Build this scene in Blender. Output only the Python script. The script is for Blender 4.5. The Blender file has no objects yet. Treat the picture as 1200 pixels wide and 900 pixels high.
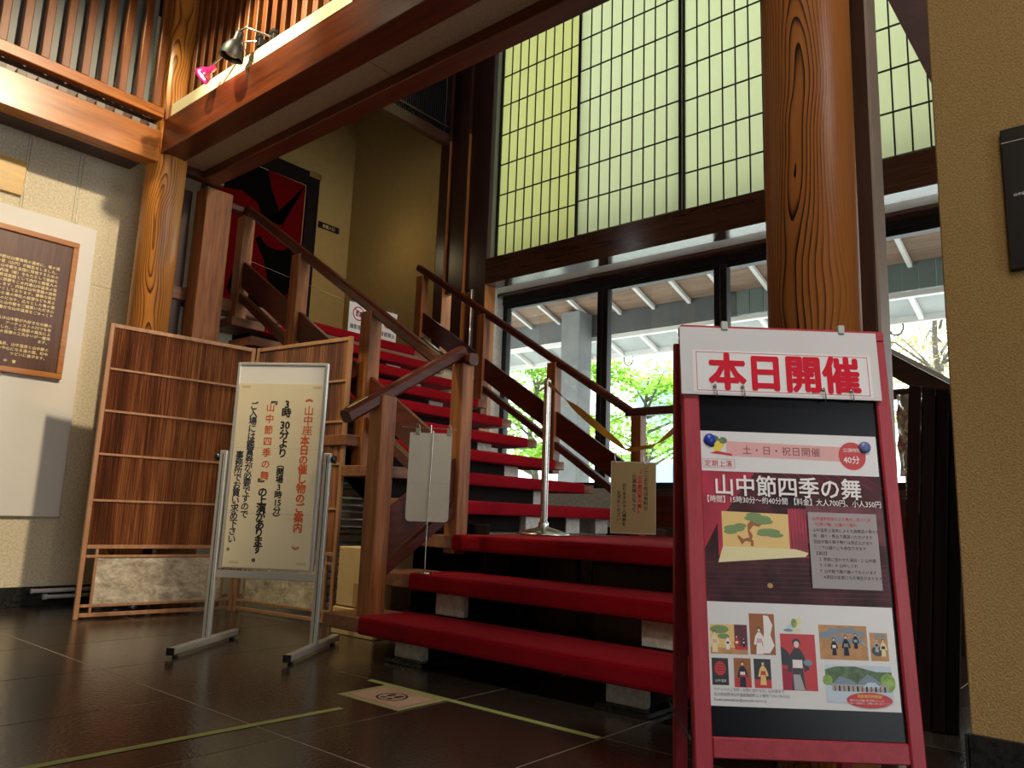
import bpy, bmesh, math, random
from mathutils import Vector, Matrix, noise
random.seed(7)
SC = bpy.context.scene
COL = SC.collection

# ------------------------------------------------------------------ camera, world, lights, exposure
def make_camera():
    yaw, pitch, roll = math.radians(40.4), math.radians(9.78), math.radians(2.115)
    fw = Vector((math.cos(pitch)*math.cos(yaw), math.cos(pitch)*math.sin(yaw), math.sin(pitch)))
    r = Vector((math.sin(yaw), -math.cos(yaw), 0))
    u = r.cross(fw)
    r2 = r*math.cos(roll) + u*math.sin(roll)
    u2 = -r*math.sin(roll) + u*math.cos(roll)
    cd = bpy.data.cameras.new('camera'); cd.sensor_width = 36; cd.lens = 27.0
    cd.clip_start = 0.05; cd.clip_end = 200
    co = bpy.data.objects.new('camera', cd)
    M = Matrix((r2, u2, -fw)).transposed().to_4x4()
    M.translation = Vector((0, 0, 0.65))
    co.matrix_world = M
    COL.objects.link(co); SC.camera = co
make_camera()

w = bpy.data.worlds.new('world'); SC.world = w; w.use_nodes = True
bg = w.node_tree.nodes['Background']
bg.inputs[0].default_value = (0.95, 0.98, 1.0, 1); bg.inputs[1].default_value = 4.4

SC.view_settings.view_transform = 'Standard'; SC.view_settings.look = 'None'
SC.view_settings.gamma = 1; SC.view_settings.use_curve_mapping = False
SC.view_settings.exposure = 0.0
SC.cycles.max_bounces = 7; SC.cycles.diffuse_bounces = 4; SC.cycles.glossy_bounces = 4
SC.cycles.transparent_max_bounces = 10
SC.cycles.use_denoising = True

def lamp(name, kind, loc, target, power, color, size=0.3, spot=None, blend=0.5):
    ld = bpy.data.lights.new(name, kind); ld.energy = power; ld.color = color
    if kind == 'AREA': ld.shape = 'DISK'; ld.size = size
    else: ld.shadow_soft_size = size
    if kind == 'SPOT': ld.spot_size = math.radians(spot); ld.spot_blend = blend
    o = bpy.data.objects.new(name, ld); COL.objects.link(o); o.location = loc
    if target is not None:
        o.rotation_euler = (Vector(target)-Vector(loc)).to_track_quat('-Z', 'Y').to_euler()
    return o
WARM = (1.0, 0.80, 0.55)
lamp('unseen_spotlight', 'SPOT', (2.02, 0.2, 4.9), (1.42, 5.4, 1.25), 1150, (1.0, 0.82, 0.56), 0.10, 46, 0.45)
lamp('unseen_area_light', 'AREA', (-0.3, -1.2, 4.6), (2.4, 0.2, 1.2), 34, (1.0, 0.88, 0.74), 0.7)  # area fill added for the right wall, out of view
lamp('unseen_spotlight', 'SPOT', (0.1, -0.9, 3.6), (1.62, 0.60, 0.60), 185, (1.0, 0.93, 0.88), 0.12, 34, 0.8)  # added spot that brightens the sign stand, no fitting seen
lamp('unseen_spotlight', 'SPOT', (1.0, -0.6, 4.4), (2.05, 3.25, 0.85), 130, (1.0, 0.86, 0.62), 0.1, 30, 0.8)  # unseen spot added to lift the notice board
lamp('unseen_spotlight', 'SPOT', (-1.2, -0.8, 3.6), (2.57, -0.1, 1.5), 120, (1.0, 0.84, 0.60), 0.15, 50, 0.9)  # extra spot added to brighten the tan right wall
lamp('unseen_spotlight', 'SPOT', (3.7, -0.6, 5.0), (3.2, 4.6, 1.9), 260, (1.0, 0.66, 0.32), 0.12, 62, 0.7)  # added warm spot for the post and tread faces turned its way
lamp('unseen_area_light', 'AREA', (3.9, 1.0, 5.8), (3.9, 3.6, 1.0), 14, WARM, 0.4)  # unseen area light high over the stairs
lamp('corridor_light', 'POINT', (4.9, 6.3, 3.6), None, 4, (1.0, 0.80, 0.45), 0.15)
lamp('gallery_light', 'POINT', (0.6, 4.2, 4.4), None, 7, WARM, 0.15)

# ------------------------------------------------------------------ mesh helpers
V = Vector
class MB:
    def __init__(s): s.v = []; s.f = []; s.m = []; s.sm = []
    def add(s, vs, fs, mi=0, smooth=False):
        b = len(s.v); s.v += [tuple(p) for p in vs]
        for f in fs: s.f.append([i+b for i in f]); s.m.append(mi); s.sm.append(smooth)
        return s
    def box(s, x0, x1, y0, y1, z0, z1, mi=0):
        return s.obox(V(((x0+x1)/2, (y0+y1)/2, (z0+z1)/2)), V((1,0,0)), V((0,1,0)), V((0,0,1)), abs(x1-x0), abs(y1-y0), abs(z1-z0), mi)
    def obox(s, c, a, b, n, la, lb, ln, mi=0, ch=None):
        c, a, b, n = V(c), V(a), V(b), V(n)
        m = min(la, lb, ln); e = ch if ch is not None else (min(0.004, m*0.12))
        P = []
        # chamfered box: 24 verts
        H = (la/2, lb/2, ln/2); ax = (a, b, n); idx = {}
        for sx in (-1,1):
            for sy in (-1,1):
                for sz in (-1,1):
                    for k in range(3):
                        d = [sx*(H[0]-e), sy*(H[1]-e), sz*(H[2]-e)]
                        d[k] = (sx,sy,sz)[k]*H[k]
                        idx[(sx,sy,sz,k)] = len(P)
                        P.append(c + ax[0]*d[0] + ax[1]*d[1] + ax[2]*d[2])
        F = []
        def q(k, sg):
            o = [i for i in range(3) if i != k]
            L = []
            for (p, r) in ((-1,-1),(1,-1),(1,1),(-1,1)):
                t = [0,0,0]; t[k] = sg; t[o[0]] = p; t[o[1]] = r
                L.append(idx[(t[0],t[1],t[2],k)])
            return L
        for k in range(3):
            for sg in (-1,1): F.append(q(k, sg))
        for k in range(3):          # edges parallel to axis k
            o = [i for i in range(3) if i != k]
            for p in (-1,1):
                for r in (-1,1):
                    t0 = [0,0,0]; t1 = [0,0,0]
                    t0[k] = -1; t1[k] = 1
                    for t in (t0,t1): t[o[0]] = p; t[o[1]] = r
                    F.append([idx[(*t0,o[0])], idx[(*t1,o[0])], idx[(*t1,o[1])], idx[(*t0,o[1])]])
        for sx in (-1,1):
            for sy in (-1,1):
                for sz in (-1,1):
                    F.append([idx[(sx,sy,sz,0)], idx[(sx,sy,sz,1)], idx[(sx,sy,sz,2)]])
        return s.add(P, F, mi)
    def bar(s, p0, p1, wd, ht, up=(0,0,1), mi=0):
        p0, p1 = V(p0), V(p1); d = (p1-p0); L = d.length; d.normalize()
        side = d.cross(V(up)).normalized(); u2 = side.cross(d)
        return s.obox((p0+p1)/2, d, side, u2, L, wd, ht, mi)
    def vbar(s, p0, p1, wd, ht, mi=0):
        """bar whose end cuts are vertical; ht measured vertically"""
        p0, p1 = V(p0), V(p1); d = p1-p0; h = V((d.x, d.y, 0)).normalized(); sd = V((-h.y, h.x, 0))*wd/2; z = V((0,0,ht/2))
        P = [p0-sd-z, p0+sd-z, p0+sd+z, p0-sd+z, p1-sd-z, p1+sd-z, p1+sd+z, p1-sd+z]
        return s.add(P, [[0,1,2,3],[4,7,6,5],[0,4,5,1],[1,5,6,2],[2,6,7,3],[3,7,4,0]], mi)
    def tube(s, pts, r, n=8, mi=0, cap=True):
        pts = [V(p) for p in pts]; rings = []
        rr = r if isinstance(r, (list, tuple)) else [r]*len(pts)
        prev = None
        for i, p in enumerate(pts):
            t = (pts[min(i+1, len(pts)-1)]-pts[max(i-1, 0)]).normalized()
            a = t.cross(V((0,0,1)) if abs(t.z) < 0.95 else V((1,0,0))).normalized()
            if prev is not None: a = (prev - t*prev.dot(t)).normalized()
            prev = a; b = t.cross(a)
            rings.append([p+(a*math.cos(2*math.pi*k/n)+b*math.sin(2*math.pi*k/n))*rr[i] for k in range(n)])
        P = [q for R_ in rings for q in R_]; F = []
        for i in range(len(pts)-1):
            for k in range(n):
                F.append([i*n+k, i*n+(k+1)%n, (i+1)*n+(k+1)%n, (i+1)*n+k])
        s.add(P, F, mi, True)
        if cap:
            s.add(rings[0], [list(range(n))[::-1]], mi); s.add(rings[-1], [list(range(n))], mi)
        return s
    def lathe(s, c, prof, n=32, axis=(0,0,1), mi=0):
        c = V(c); ax = V(axis).normalized(); a = ax.orthogonal().normalized(); b = ax.cross(a)
        P = []; F = []
        for (r, h) in prof:
            for k in range(n):
                t = 2*math.pi*k/n; P.append(c + ax*h + (a*math.cos(t)+b*math.sin(t))*r)
        for i in range(len(prof)-1):
            for k in range(n): F.append([i*n+k, i*n+(k+1)%n, (i+1)*n+(k+1)%n, (i+1)*n+k])
        return s.add(P, F, mi, True)
    def poly(s, P, thick=None, nrm=None, mi=0):
        P = [V(p) for p in P]; n = len(P)
        if thick is None: return s.add(P, [list(range(n))], mi)
        o = V(nrm)*thick
        Q = P + [p+o for p in P]
        F = [list(range(n))[::-1], [i+n for i in range(n)]] + [[i, (i+1)%n, (i+1)%n+n, i+n] for i in range(n)]
        return s.add(Q, F, mi)
    def build(s, name, mat, parent=None, label=None, kind=None):
        me = bpy.data.meshes.new(name); me.from_pydata(s.v, [], s.f)
        for m_ in (mat if isinstance(mat, (list, tuple)) else [mat]): me.materials.append(m_)
        me.polygons.foreach_set('material_index', s.m)
        me.polygons.foreach_set('use_smooth', s.sm)
        bm = bmesh.new(); bm.from_mesh(me); bmesh.ops.recalc_face_normals(bm, faces=bm.faces); bm.to_mesh(me); bm.free()
        me.update()
        return link(name, me, parent, label, kind)
def link(name, me, parent=None, label=None, kind=None):
    o = bpy.data.objects.new(name, me); COL.objects.link(o)
    if parent is not None:
        o.parent = parent
        wl = parent['_w'] if '_w' in parent.keys() else (0,0,0)
        o.matrix_parent_inverse = Matrix.Translation(-V(wl))
    if label: o['label'] = label
    if kind: o['kind'] = kind
    return o
def thing(name, label, cat, loc=(0,0,0), group=None):
    o = bpy.data.objects.new(name, None); COL.objects.link(o); o.location = loc; o.empty_display_size = 0.05
    o['_w'] = list(loc); o['label'] = label; o['category'] = cat
    if group: o['group'] = group
    return o
def tag(o, label, cat, group=None):
    o['label'] = label; o['category'] = cat
    if group: o['group'] = group
    return o
def struct(name, mb, mat): return mb.build(name, mat, kind='structure')

# ------------------------------------------------------------------ materials
MAT = {}
def nt(name):
    m = bpy.data.materials.new(name); m.use_nodes = True; MAT[name] = m
    t = m.node_tree; return m, t, t.nodes['Principled BSDF']
def N(t, typ, **kw):
    n = t.nodes.new(typ)
    for k, v in kw.items():
        if k in n.inputs: n.inputs[k].default_value = v
        else: setattr(n, k, v)
    return n
def ramp(t, fac, stops):
    r = t.nodes.new('ShaderNodeValToRGB'); e = r.color_ramp.elements
    while len(e) < len(stops): e.new(0.5)
    for i, (p, c) in enumerate(stops): e[i].position = p; e[i].color = (*c, 1)
    t.links.new(fac, r.inputs[0]); return r
def coords(t, scale=(1,1,1), loc=(0,0,0)):
    tc = t.nodes.new('ShaderNodeTexCoord'); mp = t.nodes.new('ShaderNodeMapping')
    mp.inputs['Scale'].default_value = scale; mp.inputs['Location'].default_value = loc
    t.links.new(tc.outputs['Object'], mp.inputs['Vector']); return mp.outputs['Vector']
def bump(t, b, h, strength, dist=0.01):
    n = t.nodes.new('ShaderNodeBump'); n.inputs['Strength'].default_value = strength; n.inputs['Distance'].default_value = dist
    t.links.new(h, n.inputs['Height']); t.links.new(n.outputs[0], b.inputs['Normal'])
def flat(name, c, rough=0.6, metal=0.0, var=0.0, scale=20, bmp=0.0, spec=None, coat=0):
    m, t, b = nt(name)
    b.inputs['Base Color'].default_value = (*c, 1); b.inputs['Roughness'].default_value = rough; b.inputs['Metallic'].default_value = metal
    if spec is not None: b.inputs['Specular IOR Level'].default_value = spec
    if coat: b.inputs['Coat Weight'].default_value = coat
    if var or bmp:
        v = coords(t); n = N(t, 'ShaderNodeTexNoise', Scale=scale, Detail=5.0); t.links.new(v, n.inputs['Vector'])
        if var:
            r = ramp(t, n.outputs[0], [(0.3, tuple(x*(1-var) for x in c)), (0.7, tuple(min(1, x*(1+var)) for x in c))])
            t.links.new(r.outputs[0], b.inputs['Base Color'])
        if bmp: bump(t, b, n.outputs[0], bmp)
    return m
def wood(name, dark, light, axis='z', rough=0.35, freq=1.0, coat=0.0):
    m, t, b = nt(name)
    s = {'x': (0.9, 14, 14), 'y': (14, 0.9, 14), 'z': (14, 14, 0.9)}[axis]
    v = coords(t, tuple(k*freq for k in s))
    n = N(t, 'ShaderNodeTexNoise', Scale=2.2, Detail=6.0, Roughness=0.62, Distortion=0.35); t.links.new(v, n.inputs['Vector'])
    n2 = N(t, 'ShaderNodeTexNoise', Scale=11.0, Detail=3.0); t.links.new(v, n2.inputs['Vector'])
    mx = N(t, 'ShaderNodeMath', operation='ADD'); mu = N(t, 'ShaderNodeMath', operation='MULTIPLY'); mu.inputs[1].default_value = 0.35
    t.links.new(n2.outputs[0], mu.inputs[0]); t.links.new(n.outputs[0], mx.inputs[0]); t.links.new(mu.outputs[0], mx.inputs[1])
    r = ramp(t, mx.outputs[0], [(0.42, dark), (0.95, light)]); t.links.new(r.outputs[0], b.inputs['Base Color'])
    b.inputs['Roughness'].default_value = rough
    if coat: b.inputs['Coat Weight'].default_value = coat; b.inputs['Coat Roughness'].default_value = 0.15
    bump(t, b, mx.outputs[0], 0.08, 0.004)
    return m
def column_wood(name, cx, cy, off, seed, dark, light, freq=95.0, amp=0.3, fade=9.0):
    """flat-sawn grain: growth rings around a wandering pith line, cut by the round surface"""
    m, t, b = nt(name)
    v = coords(t, (1,1,1), (-cx+off[0], -cy+off[1], seed))
    sep = N(t, 'ShaderNodeSeparateXYZ'); t.links.new(v, sep.inputs[0])
    low = N(t, 'ShaderNodeTexNoise', Scale=1.0, Detail=2.0, Roughness=0.5)
    vv = coords(t, (1.5, 1.5, 1.15), (0, 0, seed)); t.links.new(vv, low.inputs['Vector'])
    sub = N(t, 'ShaderNodeVectorMath', operation='SUBTRACT'); sub.inputs[1].default_value = (0.5,0.5,0.5); t.links.new(low.outputs['Color'], sub.inputs[0])
    sc = N(t, 'ShaderNodeVectorMath', operation='MULTIPLY'); sc.inputs[1].default_value = (amp, amp, 0); t.links.new(sub.outputs[0], sc.inputs[0])
    cmb = N(t, 'ShaderNodeCombineXYZ'); t.links.new(sep.outputs[0], cmb.inputs[0]); t.links.new(sep.outputs[1], cmb.inputs[1])
    ad = N(t, 'ShaderNodeVectorMath', operation='ADD'); t.links.new(cmb.outputs[0], ad.inputs[0]); t.links.new(sc.outputs[0], ad.inputs[1])
    ln = N(t, 'ShaderNodeVectorMath', operation='LENGTH'); t.links.new(ad.outputs[0], ln.inputs[0])
    mu = N(t, 'ShaderNodeMath', operation='MULTIPLY'); mu.inputs[1].default_value = freq; t.links.new(ln.outputs['Value'], mu.inputs[0])
    fr = N(t, 'ShaderNodeMath', operation='FRACT'); t.links.new(mu.outputs[0], fr.inputs[0])
    fine = N(t, 'ShaderNodeTexNoise', Scale=3.0, Detail=6.0); fv = coords(t, (45,45,1.6)); t.links.new(fv, fine.inputs['Vector'])
    mf = N(t, 'ShaderNodeMath', operation='MULTIPLY_ADD'); mf.inputs[1].default_value = 0.55; t.links.new(fine.outputs[0], mf.inputs[0]); 
    pw = N(t, 'ShaderNodeMath', operation='POWER'); pw.inputs[1].default_value = 2.6; t.links.new(fr.outputs[0], pw.inputs[0])
    cmx = N(t, 'ShaderNodeMath', operation='MULTIPLY_ADD', use_clamp=True); cmx.inputs[1].default_value = -fade; cmx.inputs[2].default_value = 1.45; t.links.new(ln.outputs['Value'], cmx.inputs[0])
    mxx = N(t, 'ShaderNodeMath', operation='MAXIMUM'); mxx.inputs[1].default_value = 0.22; t.links.new(cmx.outputs[0], mxx.inputs[0])
    pm_ = N(t, 'ShaderNodeMath', operation='MULTIPLY'); t.links.new(pw.outputs[0], pm_.inputs[0]); t.links.new(mxx.outputs[0], pm_.inputs[1])
    t.links.new(pm_.outputs[0], mf.inputs[2])
    mid = tuple((a*0.25+b_*0.75) for a, b_ in zip(dark, light))
    r = ramp(t, mf.outputs[0], [(0.15, light), (0.55, mid), (1.15 if False else 0.98, dark)]); t.links.new(r.outputs[0], b.inputs['Base Color'])
    b.inputs['Roughness'].default_value = 0.34
    bump(t, b, mf.outputs[0], 0.10, 0.003)
    return m
def plaster(name, c, scale=110, strength=0.5, rough=0.95, var=0.12):
    m, t, b = nt(name)
    v = coords(t); n = N(t, 'ShaderNodeTexNoise', Scale=scale, Detail=3.0, Roughness=0.6); t.links.new(v, n.inputs['Vector'])
    r = ramp(t, n.outputs[0], [(0.35, tuple(x*(1-var*1.6) for x in c)), (0.65, tuple(min(1, x*(1+var)) for x in c))])
    t.links.new(r.outputs[0], b.inputs['Base Color']); b.inputs['Roughness'].default_value = rough
    b.inputs['Specular IOR Level'].default_value = 0.15
    bump(t, b, n.outputs[0], strength, 0.006)
    return m

wD = (0.030, 0.006, 0.004); wL = (0.115, 0.022, 0.012)
rail_x = wood('wood_rail_x', wD, wL, 'x', 0.3); rail_y = wood('wood_rail_y', wD, wL, 'y', 0.3)
post_z = wood('wood_post', (0.100,0.025,0.007), (0.42,0.145,0.032), 'z', 0.5)
beam_y = wood('wood_beam_y', (0.040,0.007,0.002), (0.165,0.034,0.008), 'y', 0.30, 0.6)
beam_x = wood('wood_beam_x', (0.22,0.055,0.010), (0.60,0.21,0.035), 'x', 0.26, 0.6)
slat_w = wood('wood_slat', (0.10,0.024,0.006), (0.30,0.095,0.020), 'z', 0.4)
dark_z = wood('wood_dark_z', (0.022,0.010,0.007), (0.075,0.030,0.018), 'z', 0.35)
gloss_y = wood('wood_gloss_beam', (0.035,0.014,0.008), (0.11,0.045,0.025), 'y', 0.16, coat=1.0)
dark_y = wood('wood_dark_y', (0.022,0.010,0.007), (0.090,0.040,0.024), 'y', 0.33)
dark_x = wood('wood_dark_x', (0.030,0.012,0.008), (0.10,0.040,0.024), 'x', 0.33)
lit_side_z = wood('wood_lit_side', (0.22,0.065,0.016), (0.58,0.24,0.06), 'z', 0.38)  # orange of post sides lit from the right, put into the colour
tread_w = wood('wood_tread', (0.10,0.034,0.016), (0.30,0.12,0.055), 'x', 0.35)
screen_w = wood('wood_screen', (0.26,0.12,0.055), (0.46,0.24,0.125), 'z', 0.5)
col_a = column_wood('wood_column_left', 2.2, 5.05, (0.060, 0.085), 3.1, (0.13,0.035,0.006), (0.66,0.26,0.050), 75, 0.20)
col_b = column_wood('wood_column_right', 2.2, 0.735, (0.088, -0.012), 11.7, (0.020,0.006,0.003), (0.52,0.185,0.045), 130, 0.16, 11.0)
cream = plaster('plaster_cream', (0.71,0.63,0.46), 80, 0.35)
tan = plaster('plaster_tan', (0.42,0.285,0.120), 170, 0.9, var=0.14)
white_pl = plaster('plaster_white', (0.56,0.54,0.49), 40, 0.2)
ochre = plaster('plaster_ochre', (0.37,0.255,0.095), 12, 0.06, var=0.03)
soffit_pl = plaster('plaster_soffit', (0.42,0.31,0.20), 120, 0.4)
soffit_wh = flat('soffit_white', (0.84,0.80,0.70), 0.30)
black = flat('black_metal', (0.012,0.012,0.013), 0.38, 0.3)
blackp = flat('black_plastic', (0.010,0.010,0.011), 0.30)
stone_b = flat('black_stone', (0.018,0.018,0.018), 0.25, 0, 0.5, 60)
white_sheet = flat('white_board', (0.74,0.72,0.68), 0.55, 0, 0.02, 3)
alu = flat('aluminium', (0.60,0.60,0.57), 0.42, 0.55)
chrome = flat('chrome', (0.62,0.61,0.58), 0.25, 0.95)
paper_cream = flat('paper_cream', (0.72,0.63,0.43), 0.75, 0, 0.05, 4)
paper_white = flat('paper_white', (0.72,0.73,0.75), 0.35, 0, 0.02, 6)
paper_grey = flat('paper_grey', (0.62,0.62,0.64), 0.30, 0, 0.03, 8)
paper_dull = flat('paper_laminated', (0.52,0.49,0.42), 0.25, 0, 0.05, 8)
red_ink = flat('red_ink', (0.58,0.008,0.030), 0.6, spec=0.2)
orange_ink = flat('orange_ink', (0.62,0.10,0.025), 0.6)
navy_ink = flat('navy_ink', (0.015,0.022,0.050), 0.6)
black_ink = flat('black_ink', (0.012,0.012,0.014), 0.6)
white_ink = flat('white_ink', (0.85,0.83,0.83), 0.5)
maroon_ink = flat('maroon_ink', (0.20,0.03,0.05), 0.5)
gold_ink = flat('gold_ink', (0.88,0.70,0.36), 0.5)
gold = flat('gold_metal', (0.75,0.52,0.22), 0.3, 0.9)
card = flat('cardboard', (0.58,0.40,0.20), 0.8, 0, 0.06, 8)
tape_b = flat('parcel_tape', (0.36,0.21,0.08), 0.35)
concrete = flat('concrete', (0.20,0.205,0.205), 0.85, 0, 0.12, 5)
pink = flat('pink_enamel', (0.62,0.015,0.14), 0.18, 0, 0, coat=0.8)
tapeg = flat('green_tape', (0.36,0.40,0.13), 0.55)
frame_red = wood('painted_red_wood', (0.30,0.016,0.030), (0.44,0.040,0.062), 'z', 0.45, 2.0)
frame_redx = wood('painted_red_wood_rail', (0.30,0.016,0.030), (0.44,0.040,0.062), 'x', 0.45, 2.0)

def carpet_mat():
    m, t, b = nt('red_carpet')
    v = coords(t); n = N(t, 'ShaderNodeTexNoise', Scale=420.0, Detail=2.0); t.links.new(v, n.inputs['Vector'])
    n2 = N(t, 'ShaderNodeTexNoise', Scale=5.0, Detail=3.0); t.links.new(v, n2.inputs['Vector'])
    mx = N(t, 'ShaderNodeMath', operation='MULTIPLY_ADD'); mx.inputs[1].default_value = 0.5; t.links.new(n2.outputs[0], mx.inputs[0]); t.links.new(n.outputs[0], mx.inputs[2])
    r = ramp(t, mx.outputs[0], [(0.4, (0.15,0.001,0.005)), (1.0, (0.31,0.004,0.012))]); t.links.new(r.outputs[0], b.inputs['Base Color'])
    b.inputs['Roughness'].default_value = 0.95; b.inputs['Specular IOR Level'].default_value = 0.1
    b.inputs['Sheen Weight'].default_value = 0.05; b.inputs['Sheen Tint'].default_value = (0.9,0.35,0.4,1)
    bump(t, b, n.outputs[0], 0.5, 0.003); return m
carpet = carpet_mat()

def floor_mat():
    m, t, b = nt('polished_dark_stone')
    oi = t.nodes.new('ShaderNodeObjectInfo'); v = coords(t)
    n = N(t, 'ShaderNodeTexNoise', Scale=26.0, Detail=6.0, Roughness=0.7); t.links.new(v, n.inputs['Vector'])
    r = ramp(t, n.outputs[0], [(0.3, (0.024,0.018,0.013)), (0.75, (0.052,0.039,0.028))])
    mx = N(t, 'ShaderNodeMath', operation='MULTIPLY_ADD'); mx.inputs[1].default_value = 0.5; mx.inputs[2].default_value = 0.75; t.links.new(oi.outputs['Random'], mx.inputs[0])
    vm = N(t, 'ShaderNodeVectorMath', operation='SCALE'); t.links.new(r.outputs[0], vm.inputs[0]); t.links.new(mx.outputs[0], vm.inputs['Scale'])
    t.links.new(vm.outputs[0], b.inputs['Base Color'])
    b.inputs['Roughness'].default_value = 0.17; b.inputs['Specular IOR Level'].default_value = 0.75
    n3 = N(t, 'ShaderNodeTexNoise', Scale=70.0, Detail=3.0); t.links.new(v, n3.inputs['Vector'])
    bump(t, b, n3.outputs[0], 0.28, 0.004); return m
tile_m = floor_mat()
grout = flat('grout', (0.42,0.38,0.30), 0.6)

def reed_mat():
    m, t, b = nt('reeds')
    v = coords(t, (260, 260, 2.5)); n = N(t, 'ShaderNodeTexNoise', Scale=1.0, Detail=3.0, Roughness=0.7); t.links.new(v, n.inputs['Vector'])
    v2 = coords(t, (9, 9, 0.6)); n2 = N(t, 'ShaderNodeTexNoise', Scale=1.0, Detail=1.0); t.links.new(v2, n2.inputs['Vector'])
    mx = N(t, 'ShaderNodeMath', operation='MULTIPLY_ADD'); mx.inputs[1].default_value = 0.6; t.links.new(n2.outputs[0], mx.inputs[0]); t.links.new(n.outputs[0], mx.inputs[2])
    r = ramp(t, mx.outputs[0], [(0.60, (0.035,0.008,0.003)), (0.80, (0.16,0.045,0.015)), (0.96, (0.42,0.17,0.060))]); t.links.new(r.outputs[0], b.inputs['Base Color'])
    b.inputs['Roughness'].default_value = 0.5; return m
reed = reed_mat()
def mottled():
    m, t, b = nt('mottled_silver_paper')
    v = coords(t, (1,1,1.8)); n = N(t, 'ShaderNodeTexNoise', Scale=11.0, Detail=12.0, Roughness=0.82, Distortion=0.4); t.links.new(v, n.inputs['Vector'])
    r = ramp(t, n.outputs[0], [(0.30, (0.10,0.075,0.05)), (0.46, (0.42,0.36,0.27)), (0.62, (0.78,0.70,0.56))]); t.links.new(r.outputs[0], b.inputs['Base Color'])
    b.inputs['Roughness'].default_value = 0.45; b.inputs['Metallic'].default_value = 0.25; bump(t, b, n.outputs[0], 0.4, 0.006); return m
mottle = mottled()
def shoji_mat(name, c):
    m = bpy.data.materials.new(name); m.use_nodes = True; t = m.node_tree; t.nodes.clear()
    out = t.nodes.new('ShaderNodeOutputMaterial'); mix = t.nodes.new('ShaderNodeMixShader'); mix.inputs[0].default_value = 0.80
    d = t.nodes.new('ShaderNodeBsdfDiffuse'); tr = t.nodes.new('ShaderNodeBsdfTranslucent')
    v = coords(t, (1, 60, 1.5)); n = N(t, 'ShaderNodeTexNoise', Scale=2.0, Detail=4.0); t.links.new(v, n.inputs['Vector'])
    r = ramp(t, n.outputs[0], [(0.3, tuple(x*0.93 for x in c)), (0.7, c)])
    t.links.new(r.outputs[0], tr.inputs[0]); d.inputs[0].default_value = (0.30,0.30,0.24,1)
    t.links.new(d.outputs[0], mix.inputs[1]); t.links.new(tr.outputs[0], mix.inputs[2]); t.links.new(mix.outputs[0], out.inputs[0])
    return m
sh_green = shoji_mat('shoji_green_light', (0.60,0.63,0.46))  # green light from the trees outside put into the paper colour
sh_yellow = shoji_mat('shoji_yellow_light', (0.57,0.58,0.34))  # yellow tint of the outdoor light, painted into this leaf's paper
def glass_mat():
    m = bpy.data.materials.new('window_glass'); m.use_nodes = True; t = m.node_tree; t.nodes.clear()
    out = t.nodes.new('ShaderNodeOutputMaterial'); mix = t.nodes.new('ShaderNodeMixShader')
    tr = t.nodes.new('ShaderNodeBsdfTransparent'); tr.inputs[0].default_value = (0.93,0.97,0.96,1)
    g = t.nodes.new('ShaderNodeBsdfGlossy'); g.inputs['Roughness'].default_value = 0.02
    fr = t.nodes.new('ShaderNodeFresnel'); fr.inputs[0].default_value = 1.45
    t.links.new(fr.outputs[0], mix.inputs[0]); t.links.new(tr.outputs[0], mix.inputs[1]); t.links.new(g.outputs[0], mix.inputs[2]); t.links.new(mix.outputs[0], out.inputs[0])
    return m
glass = glass_mat()
def clear_mat():
    m = bpy.data.materials.new('clear_film'); m.use_nodes = True; t = m.node_tree; t.nodes.clear()
    out = t.nodes.new('ShaderNodeOutputMaterial'); mix = t.nodes.new('ShaderNodeMixShader'); mix.inputs[0].default_value = 0.42
    tr = t.nodes.new('ShaderNodeBsdfTransparent'); d = t.nodes.new('ShaderNodeBsdfDiffuse'); d.inputs[0].default_value = (0.66,0.64,0.66,1)
    t.links.new(tr.outputs[0], mix.inputs[1]); t.links.new(d.outputs[0], mix.inputs[2]); t.links.new(mix.outputs[0], out.inputs[0]); return m
film = clear_mat()
def emit(name, c, s):
    m, t, b = nt(name); b.inputs['Base Color'].default_value = (*c,1)
    b.inputs['Emission Color'].default_value = (*c,1); b.inputs['Emission Strength'].default_value = s; return m
def leaf_mat(name, a, c):
    m = bpy.data.materials.new(name); m.use_nodes = True; t = m.node_tree; t.nodes.clear()
    out = t.nodes.new('ShaderNodeOutputMaterial'); mix = t.nodes.new('ShaderNodeMixShader'); mix.inputs[0].default_value = 0.55
    d = t.nodes.new('ShaderNodeBsdfDiffuse'); tr = t.nodes.new('ShaderNodeBsdfTranslucent')
    v = coords(t); n = N(t, 'ShaderNodeTexNoise', Scale=3.0, Detail=3.0); t.links.new(v, n.inputs['Vector'])
    r = ramp(t, n.outputs[0], [(0.35, a), (0.65, c)])
    t.links.new(r.outputs[0], d.inputs[0]); t.links.new(r.outputs[0], tr.inputs[0])
    t.links.new(d.outputs[0], mix.inputs[1]); t.links.new(tr.outputs[0], mix.inputs[2]); t.links.new(mix.outputs[0], out.inputs[0]); return m
leaf_g = leaf_mat('leaves_green', (0.22,0.45,0.05), (0.66,0.88,0.22))
leaf_y = leaf_mat('leaves_ochre', (0.30,0.27,0.14), (0.66,0.58,0.26))
bark = flat('bark', (0.12,0.10,0.08), 0.9, 0, 0.3, 20)

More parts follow.
